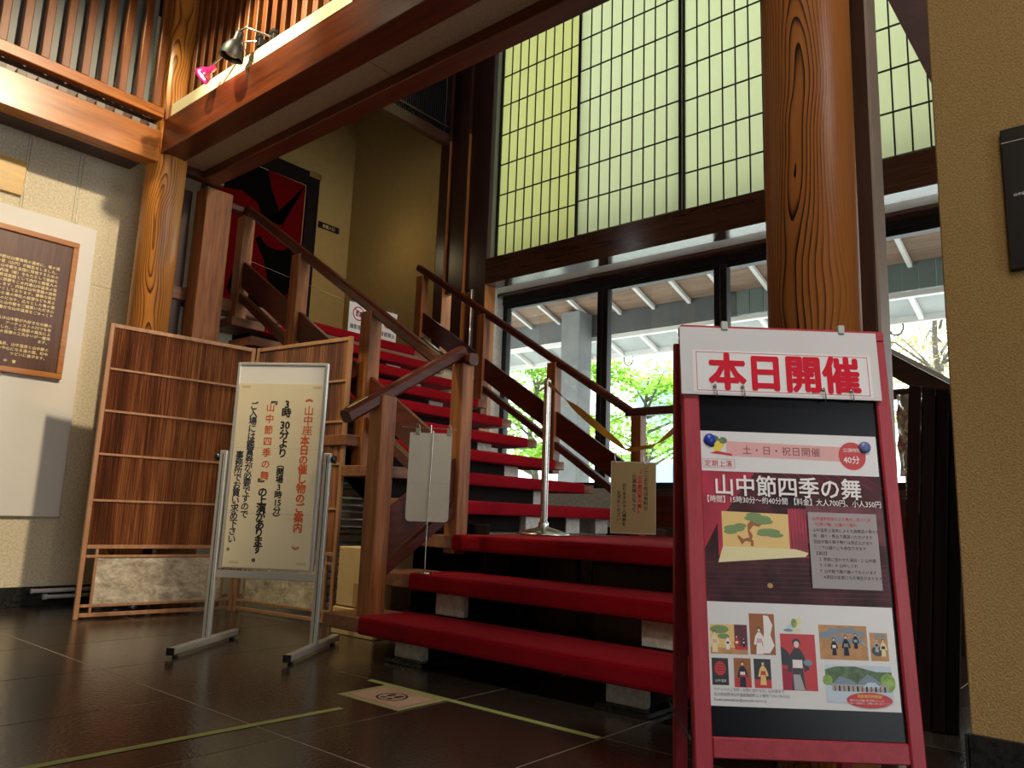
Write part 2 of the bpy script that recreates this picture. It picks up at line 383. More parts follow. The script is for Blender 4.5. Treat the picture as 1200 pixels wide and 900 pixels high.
# ------------------------------------------------------------------ lettering and flat print
def letters(name, body, size, mat, O, u, v, n, x, y, parent, bold=0.0, xs=1.0, line=1.0, off=0.0012, align='LEFT', thick=0.0, label=None, res=2, space=1.0):
    c = bpy.data.curves.new('lettering', 'FONT'); c.body = body; c.size = size; c.align_x = align
    c.space_line = line; c.resolution_u = res; c.extrude = thick; c.space_character = space
    o = bpy.data.objects.new('lettering', c); COL.objects.link(o)
    bpy.context.view_layer.update()
    me = bpy.data.meshes.new_from_object(o.evaluated_get(bpy.context.evaluated_depsgraph_get()))
    bpy.data.objects.remove(o); bpy.data.curves.remove(c)
    O = V(O); u = V(u); v = V(v); n = V(n)
    P = O + u*x + v*y + n*(off+thick)
    M = Matrix(((u.x*xs, v.x, n.x, P.x), (u.y*xs, v.y, n.y, P.y), (u.z*xs, v.z, n.z, P.z), (0,0,0,1)))
    if bold:
        bm = bmesh.new(); n0 = 6
        for k in range(n0):
            a = 2*math.pi*k/n0; b = bold*size*0.85
            m2 = me.copy(); m2.transform(Matrix.Translation((b*math.cos(a)/xs, b*math.sin(a), 0.00001*k))); bm.from_mesh(m2); bpy.data.meshes.remove(m2)
        bm.to_mesh(me); bm.free()
    me.transform(M); me.materials.clear(); me.materials.append(mat); me.name = name
    return link(name, me, parent, label)
class Sheet:
    """flat print on a board: coordinates (s, t) in metres in the board's plane"""
    def __init__(s, O, u, v, n): s.O, s.u, s.v, s.n = V(O), V(u), V(v), V(n); s.mb = MB(); s.k = 0
    def P(s, a, b, h=0.0): return s.O + s.u*a + s.v*b + s.n*h
    def poly(s, pts, mi, h=None):
        s.k += 1; hh = h if h is not None else 0.0002+0.00003*s.k
        s.mb.add([s.P(a, b, hh) for a, b in pts], [list(range(len(pts)))], mi); return s
    def rect(s, a0, b0, a1, b1, mi, h=None): return s.poly([(a0,b0),(a1,b0),(a1,b1),(a0,b1)], mi, h)
    def ell(s, a, b, ra, rb, mi, h=None, n=20): return s.poly([(a+ra*math.cos(2*math.pi*i/n), b+rb*math.sin(2*math.pi*i/n)) for i in range(n)], mi, h)
def slab(O, u, v, n, a0, b0, a1, b1, h0, h1):
    O, u, v, n = V(O), V(u), V(v), V(n)
    return MB().obox(O+u*(a0+a1)/2+v*(b0+b1)/2+n*(h0+h1)/2, u, v, n, abs(a1-a0), abs(b1-b0), abs(h1-h0))

# ================================================================== SETTING
# floor: slate tiles on a grout bed
fl = MB().box(-3.2, 6.1, -4.2, 5.4, -0.12, -0.0015).build('floor', grout, kind='structure')
XL = [0.71+0.69*i for i in range(-6, 9)]; YL = [3.26-0.632*j for j in range(-4, 13)]
tm = None
for i in range(len(XL)-1):
    for j in range(len(YL)-1):
        x0 = XL[i]; y0 = YL[j+1]
        if y0+0.63 > 5.45 or x0+0.69 > 6.3: 
            if y0 > 5.3 or x0 > 5.7: continue
        if tm is None:
            o = MB().obox((0.345,0.316,-0.0006),(1,0,0),(0,1,0),(0,0,1),0.6845,0.6265,0.0012,0,0.0004).build('tile', tile_m, fl); tm = o.data
        else: o = link('tile', tm, fl)
        o.location = (x0, y0, random.uniform(-0.0004, 0))
# outside ground
struct('ground', MB().box(6.1, 40, -20, 30, -0.15, -0.02), flat('paving', (0.80,0.80,0.78), 0.9, 0, 0.1, 2))

# left wall with dark stone skirting
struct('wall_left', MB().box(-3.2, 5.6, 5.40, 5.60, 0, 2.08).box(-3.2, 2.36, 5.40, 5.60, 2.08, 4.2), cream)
struct('baseboard_left', MB().box(-3.2, 2.4, 5.375, 5.40, 0, 0.117), stone_b)
# wall panel joints (thin reveals)
for x in (1.47, 1.78):
    MB().box(x-0.0015, x+0.0015, 5.3985, 5.401, 2.0, 2.95).build('trim_1', flat('joint_grey', (0.30,0.27,0.22)), kind='structure')
# right wall, edge toward the window side
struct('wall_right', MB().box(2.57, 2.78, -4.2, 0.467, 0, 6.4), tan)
struct('baseboard_right', MB().box(2.552, 2.57, -4.2, 0.474, 0, 0.104).box(2.552, 2.79, 0.467, 0.480, 0, 0.104), stone_b)
# closing walls of the hall behind and left of the camera, ceiling
struct('wall_back', MB().box(-3.4, -3.2, -4.2, 5.6, 0, 6.4), cream)
struct('wall_entrance', MB().box(-3.2, -1.1, -4.3, -4.1, 0, 6.4).box(0.9, 2.57, -4.3, -4.1, 0, 6.4).box(-1.1, 0.9, -4.3, -4.1, 2.15, 6.4), cream)
struct('ceiling', MB().box(-3.4, 5.9, -4.3, 8.0, 6.4, 6.5), flat('ceiling_dark', (0.10,0.06,0.04), 0.7))
# upper wall behind gallery lattice
struct('wall_gallery', MB().box(-3.2, 2.1, 5.30, 5.40, 3.05, 6.4), flat('grey_panel', (0.20,0.205,0.20), 0.5, 0, 0.1, 3))
# upper corridor: floor, back wall, corner wall
struct('floor_upper', MB().box(2.36, 5.5, 5.34, 7.40, 2.08, 2.19), flat('corridor_floor', (0.22,0.10,0.05), 0.5))
struct('wall_corridor_end', MB().box(1.2, 5.5, 7.38, 7.5, 2.19, 6.4), ochre)
struct('wall_corridor_panelling', MB().box(1.2, 3.54, 7.28, 7.38, 2.19, 6.4), dark_z)
struct('wall_corridor_side', MB().box(5.5, 5.62, 5.84, 7.5, 2.19, 6.4), ochre)
struct('wall_corridor_left', MB().box(1.9, 2.0, 5.6, 7.4, 2.19, 6.4), dark_z)
struct('trim_2', MB().box(2.36, 3.35, 5.27, 5.36, 2.09, 2.185), tread_w)   # wooden edge of the upper floor

# window wall ---------------------------------------------------------
struct('wall_window_post', MB().box(5.5, 5.66, 5.09, 5.232, 0, 6.4), dark_z)
MB().box(5.502, 5.66, 5.0855, 5.09, 0, 2.95).build('trim_3', lit_side_z, kind='structure')  # lit side of the dark post as a thin skin, likewise below
struct('trim_4', MB().box(5.5, 5.64, 5.414, 5.564, 0, 6.4), dark_z)
MB().box(5.502, 5.64, 5.4095, 5.414, 0, 4.7).build('trim_5', lit_side_z, kind='structure')
struct('trim_6', MB().box(5.5, 5.64, 5.705, 5.836, 0, 6.4), dark_z)
MB().box(5.502, 5.64, 5.7005, 5.705, 0, 4.7).build('trim_7', lit_side_z, kind='structure')
struct('wall_window_upper', MB().box(5.54, 5.60, 5.23, 5.72, 2.95, 6.4), dark_z)
# big beam under the shoji, soffits, dark trims
struct('trim_8', MB().box(5.5, 5.68, -4.2, 5.09, 2.955, 3.225), gloss_y)
struct('trim_9', MB().box(5.68, 5.87, -4.2, 5.30, 2.965, 3.06), soffit_wh)
struct('trim_10', MB().box(5.87, 6.00, -4.2, 5.30, 2.935, 3.06), gloss_y)
struct('wall_window_jamb', MB().box(5.66, 6.06, 5.27, 5.42, 0, 3.06).box(5.66, 5.70, 5.09, 5.27, 0, 3.06), white_pl)
struct('wall_window_sill', MB().box(5.90, 6.10, -4.2, 3.62, 0, 0.93), dark_y)
struct('wall_window_low', MB().box(5.90, 6.10, 3.62, 5.27, 0, 0.93), white_pl)
struct('wall_window_top', MB().box(6.0, 6.1, -4.2, 5.42, 2.96, 3.20), dark_y)
# glazed windows: black frames and panes
def glazed(name, y0, y1):
    f = MB().box(6.0, 6.08, y0, y0+0.06, 0.93, 2.87).box(6.0, 6.08, y1-0.06, y1, 0.93, 2.87).box(6.0, 6.08, y0+0.06, y1-0.06, 2.83, 2.87).box(6.0, 6.08, y0+0.06, y1-0.06, 0.93, 0.99)
    o = f.build(name, black, kind='structure')
    MB().box(6.03, 6.036, y0+0.06, y1-0.06, 0.99, 2.83).build('pane', glass, o)
    return o
ys = [5.27, 4.00, 2.79, 1.58, 0.37, -0.84]
for i in range(5): glazed('window_%d' % (i+1), ys[i+1], ys[i])
struct('trim_11', MB().box(5.985, 6.09, -4.2, 5.27, 2.87, 2.96), black)
struct('wall_window_right', MB().box(5.95, 6.10, -4.2, -0.84, 0, 2.96), dark_z)

# shoji --------------------------------------------------------------
def shoji(name, ya, yb, xo, nc, mat):
    z0, z1 = 3.225, 6.4; rt = 0.030; rows = 9
    f = MB().box(xo, xo+0.03, ya, ya+rt, z0, z1).box(xo, xo+0.03, yb-rt, yb, z0, z1).box(xo, xo+0.03, ya+rt, yb-rt, z0, z0+0.016)
    o = f.build(name, blackp, kind='structure')
    rp = 0.332; cp = (yb-ya-2*rt)/nc
    l = MB()
    for c in range(1, nc):
        y = ya+rt+c*cp; l.box(xo+0.004, xo+0.016, y-0.0055, y+0.0055, z0+0.016, z1)
    r = 1
    while z0+0.016+r*rp < z1:
        z = z0+0.016+r*rp; l.box(xo+0.002, xo+0.014, ya+rt, yb-rt, z-0.006, z+0.006); r += 1
    l.build('lattice', blackp, o)
    me = None
    for c in range(nc):
        for k in range(r):
            if k == r-1 and z0+0.016+(k+0.2)*rp > z1: continue
            if me is None:
                p = MB().box(xo+0.017, xo+0.0185, 0, cp, 0, rp).build('pane', mat, o); me = p.data
            else: p = link('pane', me, o)
            p.location = (0, ya+rt+c*cp, z0+0.016+k*rp)
    return o
shoji('window_6', 3.985, 5.035, 5.56, 9, sh_yellow)
shoji('window_7', 2.905, 4.010, 5.52, 9, sh_green)
shoji('window_8', 1.835, 2.925, 5.56, 9, sh_green)
shoji('window_9', 0.765, 1.855, 5.52, 9, sh_green)
struct('trim_12', MB().box(5.5, 5.6, -4.2, 0.77, 3.225, 6.4), dark_z)
struct('trim_13', MB().box(5.505, 5.60, 5.035, 5.09, 3.225, 6.4), flat('grey_green_strip', (0.20,0.20,0.15), 0.6))
# upper lintel over the corridor mouth with fine black slats
struct('trim_14', MB().box(2.7, 5.5, 5.72, 5.80, 4.66, 4.78), dark_x)
lat = thing('slatted_transom', 'fine black vertical slats above the lintel at the stair head', 'lattice', (4.1, 5.76, 4.78))
for k in range(64):
    x = 3.55+k*0.030
    MB().box(x, x+0.010, 5.75, 5.77, 4.78, 5.9).build('slat', blackp, lat)
MB().box(3.5, 5.5, 5.742, 5.778, 4.86, 4.885).build('rail', dark_x, lat)
MB().box(2.7, 5.5, 5.79, 5.80, 4.78, 6.4).build('backing', flat('dim_backing', (0.05,0.045,0.05), 0.8), lat)

# gallery beams -------------------------------------------------------
struct('beam_left_wall', MB().box(-3.2, 2.10, 4.96, 5.08, 2.895, 3.115), beam_x)
struct('gallery_sill', MB().box(-3.2, 2.10, 4.95, 5.02, 3.205, 3.275), beam_x)
struct('gallery_gap_board', MB().box(-3.2, 2.10, 5.03, 5.05, 3.115, 3.205), dark_x)
gp = flat('grey_spacer', (0.24,0.23,0.20), 0.5)
for k in range(16):
    x = 0.35+k*0.112
    MB().box(x, x+0.055, 5.0, 5.03, 3.118, 3.165).build('trim_15', gp, kind='structure')
struct('gallery_floor', MB().box(-3.2, 2.10, 5.08, 5.40, 2.96, 3.04), dark_x)
struct('beam_gallery', MB().box(2.11, 2.27, -4.1, 5.04, 2.958, 3.203), beam_y)
struct('soffit_gallery', MB().box(2.27, 2.46, -4.1, 5.10, 2.985, 3.02), soffit_pl)
struct('beam_stair', MB().box(2.46, 2.585, -4.1, 5.06, 2.925, 3.25), beam_y)
for yy in (3.02, 1.2):
    MB().box(2.27, 2.46, yy, yy+0.004, 2.983, 2.986).build('trim_16', flat('soffit_joint', (0.16,0.11,0.07)), kind='structure')
struct('ledge_board', MB().box(2.135, 2.165, 3.03, 4.93, 3.203, 3.318), flat('pale_board', (0.80,0.74,0.52), 0.6))
struct('soffit_end', MB().box(2.33, 2.62, 5.04, 5.12, 2.93, 3.05), dark_x)
# gallery lattice: vertical slats over both beams
gal = thing('gallery_lattice', 'row of vertical brown slats above the left wall beam, grey panels between', 'lattice', (1.0, 4.98, 3.275))
sm = MB().box(0, 0.048, 4.955, 5.005, 3.275, 6.38)
first = None
for k in range(26):
    x = 2.022-k*0.1135
    if x < -1.2: break
    if first is None: o = sm.build('slat', slat_w, gal); first = o.data
    else: o = link('slat', first, gal)
    o.location = (x+0, 0, 0)
pm = MB().box(0, 0.05, 5.03, 5.036, 3.275, 6.38); first = None
for k in range(26):
    x = 1.965-k*0.1135
    if x < -1.2: break
    if first is None: o = pm.build('panel', flat('grey_strip', (0.22,0.23,0.22), 0.45), gal, 'grey strip'); first = o.data
    else: o = link('panel', first, gal, 'grey strip')
    o.location = (x, 0, 0)
gal2 = thing('gallery_lattice', 'close-set brown slats standing above the long diagonal beam, behind the clip lamps', 'lattice', (2.22, 3, 3.2))
sm = MB().box(2.22, 2.27, 0, 0.050, 3.236, 6.38); first = None
for k in range(120):
    y = 4.84-k*0.108
    if y < -3.5: break
    if 0.54 < y < 0.88: continue
    if first is None: o = sm.build('slat', slat_w, gal2); first = o.data
    else: o = link('slat', first, gal2)
    o.location = (0, y, 0)
MB().box(2.335, 2.35, -4.0, 4.9, 3.203, 6.38).build('backing', flat('lattice_back', (0.045,0.018,0.010), 0.8), gal2)
MB().box(2.20, 2.29, -4.0, 0.60, 3.203, 3.235).build('sill', dark_y, gal2)
MB().box(2.20, 2.29, 0.87, 4.90, 3.203, 3.235).build('sill', dark_y, gal2)

# round columns and square posts --------------------------------------
def column(cx, cy, r, z1, mat, label, prof=None):
    t = thing('round_column', label, 'column', (cx, cy, 0))
    m = MB().lathe((cx, cy, 0), [(0.001,0.0),(r,0.0),(r,z1),(0.001,z1)], 48)
    for i in range(len(m.f)): m.sm[i] = (48 <= i < 96)
    m.build('shaft', mat, t)
    MB().lathe((cx, cy, 0), [(r+0.012,0),(r+0.012,0.03),(r,0.035)], 48).build('foot_ring', stone_b, t)
    return t
column(2.2, 5.05, 0.127, 6.35, col_a, 'round polished wooden column by the left wall, bold flame grain')
column(2.2, 0.735, 0.127, 6.35, col_b, 'thick round wooden column behind the red sign stand')
tag(MB().box(2.340, 2.437, 0.60, 0.905, 0, 6.38).build('square_post', dark_z), 'dark square post standing close behind the thick right-hand column', 'post')
tag(MB().box(2.53, 2.73, 5.10, 5.26, 0, 2.92).build('square_post', post_z), 'square wooden post rising behind the reed screen under the beam end', 'post')
tag(MB().box(2.40, 2.49, 5.42, 5.52, 2.12, 3.2).build('square_post', post_z), 'narrow brown post on the upper floor edge beside the left column', 'post')
tag(MB().box(2.42, 2.52, 5.29, 5.38, 0, 2.92).build('square_post', dark_z), 'dark slim post between left column and square wooden post', 'post')
tag(MB().box(2.325, 2.395, 5.30, 5.38, 0, 2.93).build('wall_strip', white_pl), 'white narrow strip between left column and dark slim post', 'strip')
struct('trim_17', MB().box(2.36, 2.55, 5.40, 5.55, 2.05, 2.16), dark_x)
MB().box(2.340, 2.437, 0.590, 0.600, 0, 6.38).build('trim_18', flat('lit_post_side', (0.34,0.27,0.23), 0.5, 0, 0.1, 6), kind='structure')  # lit side face of the dark post, painted as a lighter strip
# beam overhead at right
struct('beam_right', MB().box(2.45, 5.5, 0.62, 0.865, 3.28, 3.6), flat('matt_brown_wood', (0.12,0.045,0.035), 0.7, 0, 0.2, 5, spec=0.2))

# ================================================================== STAIRS
R, G = 0.183, 0.283
st = thing('staircase', 'open wooden staircase with red carpeted treads, dark handrails and a turn', 'staircase', (2.9, 2.9, 0))
def tread(x0, x1, y0, y1, top, cx0, cx1, cy0, cy1, along):
    """wooden plank with a carpet runner wrapped round it"""
    p = MB().box(x0, x1, y0, y1, top-0.072, top-0.008).build('tread', tread_w, st)
    c = 0.006
    # the runner: a rounded nose facing the climber
    if along == 'y':   # long axis Y, nose toward -X
        xs0, xs1 = cx0-0.008, cx1
        prof = [(xs1, top-0.078), (xs0+0.012, top-0.078), (xs0+0.003, top-0.072), (xs0, top-0.060), (xs0, top-0.016), (xs0+0.004, top-0.004), (xs0+0.014, top), (xs1, top)]
        P = [V((a, cy0, z)) for a, z in prof] + [V((a, cy1, z)) for a, z in prof]
    else:
        ys0, ys1 = cy0-0.008, cy1
        prof = [(ys1, top-0.078), (ys0+0.012, top-0.078), (ys0+0.003, top-0.072), (ys0, top-0.060), (ys0, top-0.016), (ys0+0.004, top-0.004), (ys0+0.014, top), (ys1, top)]
        P = [V((cx0, a, z)) for a, z in prof] + [V((cx1, a, z)) for a, z in prof]
    n = len(prof)
    m = MB().add(P, [list(range(n)), list(range(n, 2*n))[::-1]]+[[i, (i+1)%n, (i+1)%n+n, i+n] for i in range(n)])
    m.build('carpet', carpet, p, 'red carpet runner wrapped round the tread')
YR = 1.02
X1, X2, X3 = 2.31, 2.59, 2.87
tread(X1, X2+0.03, YR, 3.085, R, X1, X2+0.03, YR-0.01, 2.812, 'y')
tread(X2, X3+0.03, YR, 3.085, 2*R, X2, X3+0.03, YR-0.01, 2.80, 'y')
# landing
tread(X3, 4.98, YR, 3.10, 3*R, X3, 4.86, YR-0.01, 2.80, 'y')
for k in range(4, 12):
    y = 3.07+(k-4)*G
    tread(2.79, 4.95, y, y+G+0.02, k*R, 3.06, 4.82, y, y+G+0.018, 'x')
# top nosing (upper floor edge)
tread(2.79, 5.42, 5.334, 5.62, 12*R, 3.06, 4.82, 5.334, 5.62, 'x')
# white plaster stepped supports
def stepped(name, pts, axis, a, b):
    P = [V((p, a, z)) if axis == 'x' else V((a, p, z)) for p, z in pts]
    Q = [V((p, b, z)) if axis == 'x' else V((b, p, z)) for p, z in pts]
    n = len(P)
    MB().add(P+Q, [list(range(n)), list(range(n, 2*n))[::-1]]+[[i, (i+1)%n, (i+1)%n+n, i+n] for i in range(n)]).build(name, white_pl, st, 'white plaster stepped support')
t_ = 0.079
wood_shade = flat('dark_wood_shade', (0.010,0.005,0.004), 0.8, spec=0.15)  # dark wood of the supports, also stands in for shade under the stairs
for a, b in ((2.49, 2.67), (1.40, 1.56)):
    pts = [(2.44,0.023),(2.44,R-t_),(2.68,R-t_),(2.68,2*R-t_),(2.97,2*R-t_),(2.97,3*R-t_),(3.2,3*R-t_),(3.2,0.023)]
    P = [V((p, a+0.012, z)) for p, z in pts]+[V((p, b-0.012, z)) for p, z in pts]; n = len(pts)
    MB().add(P, [list(range(n)), list(range(n, 2*n))[::-1]]+[[i, (i+1)%n, (i+1)%n+n, i+n] for i in range(n)]).build('support', wood_shade, st)
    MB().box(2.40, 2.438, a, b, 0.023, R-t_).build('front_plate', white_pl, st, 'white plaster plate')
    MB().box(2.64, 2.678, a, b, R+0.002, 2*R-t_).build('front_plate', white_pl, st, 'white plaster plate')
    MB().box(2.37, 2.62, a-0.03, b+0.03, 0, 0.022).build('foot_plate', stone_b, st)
def flight(dz):
    pts = [(3.16, 3*R+0.002), (3.16, 4*R-t_)]
    for k in range(4, 13):
        y = 3.07+(k-4)*G+0.10
        if k > 4: pts += [(y, (k-1)*R+0.002), (y, k*R-t_)]
    top = pts[-1]
    return pts + [(5.45, top[1]), (5.45, top[1]-dz), (3.50, 0.60), (3.16+0.1, 0.551)]
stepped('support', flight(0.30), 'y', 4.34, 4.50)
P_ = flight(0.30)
MB().add([V((3.0,p,z)) for p, z in P_]+[V((4.33,p,z)) for p, z in P_], [list(range(len(P_))), list(range(len(P_), 2*len(P_)))[::-1]]+[[i, (i+1)%len(P_), (i+1)%len(P_)+len(P_), i+len(P_)] for i in range(len(P_))]).build('gap_shade', wood_shade, st, 'dark stepped block standing in for shade under the treads')  # solid added under the treads so their gaps read as dark shade
MB().box(3.83, 4.05, 3.10, 3.158, 3*R+0.001, 4*R-t_).build('support', white_pl, st, 'white plaster stepped support')
MB().box(4.70, 4.86, 3.16, 3.34, 3*R+0.001, 4*R-t_).build('support', white_pl, st, 'white plaster stepped support')
# closed storage front under the landing
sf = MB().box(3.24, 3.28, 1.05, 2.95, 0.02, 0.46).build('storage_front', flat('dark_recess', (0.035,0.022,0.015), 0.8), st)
MB().box(3.29, 3.32, 2.95, 3.90, 0.0, 0.60).build('dark_gap_panel', wood_shade, st)  # panel added where the space under the stairs is only dark
for y0 in (1.62, 1.06, 2.28):
    MB().box(3.225, 3.24, y0, y0+0.56, 0.05, 0.44).build('door_panel', wood('wood_panel%d' % int(y0*100), (0.06,0.03,0.014), (0.13,0.07,0.035), 'z', 0.5), st)
for y0 in (1.60, 2.21, 1.05, 2.86):
    MB().box(3.21, 3.245, y0-0.03, y0+0.035, 0.02, 0.46).build('stile', dark_z, st)
# handrails, posts, boards ------------------------------------------
def nz(y): return 4*R + (y-3.07)*R/G
def post(x, y, z0, z1, w=0.088):
    MB().box(x-w/2, x+w/2, y-w/2, y+w/2, z0, z1).build('newel_post', post_z, st)
def hexrail(p0, p1, mat, wd=0.070, ht=0.062):
    p0, p1 = V(p0), V(p1); d = (p1-p0).normalized(); s_ = d.cross(V((0,0,1))).normalized(); u_ = s_.cross(d)
    pr = [(-wd/2, -ht*0.30), (-wd*0.32, -ht/2), (wd*0.32, -ht/2), (wd/2, -ht*0.30), (wd/2, ht*0.28), (wd*0.28, ht/2), (-wd*0.28, ht/2), (-wd/2, ht*0.28)]
    P = [p0+s_*a+u_*b for a, b in pr]+[p1+s_*a+u_*b for a, b in pr]; n = 8
    return MB().add(P, [list(range(n))[::-1], list(range(n, 2*n))]+[[i, (i+1)%n, (i+1)%n+n, i+n] for i in range(n)]).build('handrail', mat, st)
LX, RX = 2.945, 5.0
# left rail of the upper flight
posts_l = [(2.857, 0.46), (3.66, None), (4.49, None), (5.27, None)]
hexrail((LX, 3.03, nz(3.03)+0.775), (LX, 5.235, nz(5.235)+0.775), rail_y)
hexrail((LX, 2.78, 1.475), (LX, 3.04, 1.49), rail_y)
post(LX, 2.857, 0.45, 1.45)
post(LX, 3.665, nz(3.665)-0.20, nz(3.665)+0.745, 0.095)
post(LX, 4.48, nz(4.48)-0.20, nz(4.48)+0.745, 0.095)
post(LX, 5.26, nz(5.26)-0.20, nz(5.26)+0.70, 0.095)
hexrail((2.74, 5.28, 2.90), (2.98, 5.28, 2.90), rail_x)
def boards(x, y0, y1, mat, off=0.0):
    MB().vbar((x, y0, nz(y0)+0.235+off), (x, y1, nz(y1)+0.235+off), 0.030, 0.20).build('guard_board', mat, st)
    MB().vbar((x, y0, nz(y0)+0.055+off), (x, y1, nz(y1)+0.055+off), 0.055, 0.062).build('lower_rail', mat, st)
for a, b in ((2.90, 3.617), (3.713, 4.432), (4.528, 5.212)): boards(LX, a, b, rail_y, 0.03)
# right rail
hexrail((RX, 3.06, nz(3.06)+0.745), (RX, 5.53, nz(5.53)+0.745), rail_y)
hexrail((RX, 3.09, 1.462), (RX, 0.98, 1.462), rail_y)
post(RX, 2.99, 0.45, 1.43, 0.085)
post(RX, 3.80, nz(3.80)-0.20, nz(3.80)+0.715, 0.09)
post(RX, 4.62, nz(4.62)-0.20, nz(4.62)+0.715, 0.09)
post(RX, 5.47, nz(5.47)-0.20, nz(5.47)+0.68, 0.09)
post(RX, 1.05, 0.45, 1.43, 0.085)
for a, b in ((3.03, 3.755), (3.845, 4.575), (4.665, 5.425)): boards(RX, a, b, rail_y)
MB().box(RX-0.015, RX+0.015, 1.09, 2.95, 0.62, 0.84).build('guard_board', rail_y, st)
# lower flight rail on the left
def nx(x): return R+(x-X1)*R/(X2-X1)
post(2.405, 2.857, R-0.01, 1.20, 0.092)
hexrail((2.185, 2.857, 1.075), (2.93, 2.857, 1.523), rail_x)
MB().obox((2.238, 2.857, 1.150), V((0.857,0,0.515)), V((0,1,0)), V((-0.515,0,0.857)), 0.13, 0.034, 0.003).build('gold_strip', gold, st, 'worn gold strip set on the lower handrail end')
MB().vbar((2.452, 2.857, nx(2.452)+0.265), (2.90, 2.857, nx(2.90)+0.265), 0.032, 0.22).build('guard_board', rail_x, st)
MB().vbar((2.452, 2.857, nx(2.452)+0.10), (2.90, 2.857, nx(2.90)+0.10), 0.05, 0.06).build('lower_rail', rail_x, st)

# sloping parapet beyond the landing rail
pp = thing('parapet', 'dark sloping wooden capping on a post beyond the red sign stand', 'rail', (4.95, 1.0, 0))
MB().box(4.92, 5.0, 0.875, 0.965, 0, 1.40).build('post', dark_z, pp)
MB().vbar((4.95, 0.86, 1.395), (4.95, 1.75, 2.02), 0.05, 0.14).build('board', dark_y, pp)
MB().vbar((4.95, 0.82, 1.455), (4.95, 1.75, 2.11), 0.13, 0.030).build('cap', alu, pp, 'grey sloping cap')

# ================================================================== REED SCREEN (folding)
def screen_leaf(P0, P1, label):
    P0, P1 = V((*P0, 0)), V((*P1, 0)); u = (P1-P0); W = u.length; u.normalize(); v = V((0,0,1)); n = V((u.y, -u.x, 0))
    if n.dot(V((0,0,0))-P0) < 0: n = -n
    t = thing('reed_screen', label, 'screen', tuple(P0), 'leaves of the brown reed folding screen')
    def B(a0, b0, a1, b1, h0, h1, name, mat, par=t): return slab(P0, u, v, n, a0, b0, a1, b1, h0, h1).build(name, mat, par)
    B(0, 0, 0.026, 1.685, -0.012, 0.012, 'post', screen_w); B(W-0.026, 0, W, 1.685, -0.012, 0.012, 'post', screen_w)
    for z, h in ((1.66,0.024), (0.385,0.022), (0.335,0.016), (0.065,0.016), (0.012,0.022)):
        B(0.026, z, W-0.026, z+h, -0.009, 0.009, 'rail', screen_w)
    for z in (1.415, 1.168, 0.917, 0.655):
        B(0.026, z-0.007, W-0.026, z+0.007, -0.006, 0.010, 'batten', screen_w)
    for a in (0.075, W-0.085):
        B(a, 0.08, a+0.014, 0.385, -0.008, 0.008, 'strut', screen_w)
        B(a, 0.034, a+0.014, 0.065, -0.008, 0.008, 'strut', screen_w)
    B(0.090, 0.081, W-0.086, 0.334, -0.003, 0.003, 'lower_panel', mottle)
    # reeds
    m = MB(); a = 0.030; rnd = random.Random(int(W*1e5))
    while a < W-0.030:
        w_ = rnd.uniform(0.0045, 0.0075); h = rnd.uniform(-0.0015, 0.0015); tilt = rnd.uniform(-0.0012, 0.0012)
        p = [P0+u*(a-w_/2)+n*h, P0+u*a+n*(h+w_*0.5), P0+u*(a+w_/2)+n*h]
        z0 = 0.405; z1 = 1.662
        m.add([q+v*z0 for q in p]+[q+v*z1+u*tilt for q in p], [[0,1,4,3],[1,2,5,4],[2,0,3,5]])
        a += w_*rnd.uniform(0.95, 1.12)
    m.build('reeds', reed, t, kind='stuff')
    B(0.028, 0.405, W-0.028, 1.66, -0.0045, -0.003, 'backing', flat('screen_back', (0.07,0.03,0.015), 0.8))
    return t
screen_leaf((1.813, 4.655), (2.700, 4.545), 'wide left leaf of the reed folding screen, in front of the cream wall')
screen_leaf((2.712, 4.530), (2.815, 3.668), 'right leaf of the reed folding screen, folded toward the stairs behind the notice board')

# ================================================================== NOTICE BOARD ON STAND
L0, R0 = V((1.957, 3.462, 0)), V((2.231, 3.049, 0))
bu = (R0-L0); BW = bu.length; bu.normalize(); bv = V((0,0,1)); bn = V((-bu.y, bu.x, 0))
if bn.dot(-L0) < 0: bn = -bn
nb = thing('notice_stand', 'white handwritten notice board on an aluminium stand with T feet', 'notice board', tuple((L0+R0)/2))
def nbx(a0, b0, a1, b1, h0, h1, name, mat, par=nb, label=None):
    return slab(L0, bu, bv, bn, a0, b0, a1, b1, h0, h1).build(name, mat, par, label)
for a in (-0.012, BW+0.012):
    p = nbx(a-0.018, 0.042, a+0.018, 0.915, -0.012, 0.012, 'post', alu)
    nbx(a-0.0015, 0.05, a+0.0015, 0.90, 0.012, 0.0135, 'groove', black, p)
    c = L0+bu*a
    f = MB().obox(c+V((0,0,0.028)), bn, bu, bv, 0.60, 0.034, 0.030).build('foot', alu, nb)
    MB().obox(c+bn*0.303+V((0,0,0.028)), bn, bu, bv, 0.008, 0.035, 0.031).obox(c-bn*0.303+V((0,0,0.028)), bn, bu, bv, 0.008, 0.035, 0.031).build('end_cap', blackp, f, 'black end caps')
    MB().lathe(c+bn*0.26, [(0.001,0),(0.012,0),(0.012,0.014),(0.001,0.014)], 12).lathe(c-bn*0.26, [(0.001,0),(0.012,0),(0.012,0.014),(0.001,0.014)], 12).build('glide', blackp, f)
    s_ = -1 if a < 0 else 1
    MB().lathe(c+bv*0.885+bu*s_*0.018, [(0.001,0),(0.012,0),(0.012,0.006),(0.019,0.008),(0.019,0.020),(0.001,0.022)], 14, axis=tuple(bu*s_)).build('knob', blackp, nb, 'black tightening knob')
nbx(0.006, 0.318, BW-0.006, 0.352, -0.010, 0.010, 'crossbar', alu)
nbx(0.030, 0.372, BW-0.030, 1.335, -0.004, 0.006, 'panel', white_sheet)
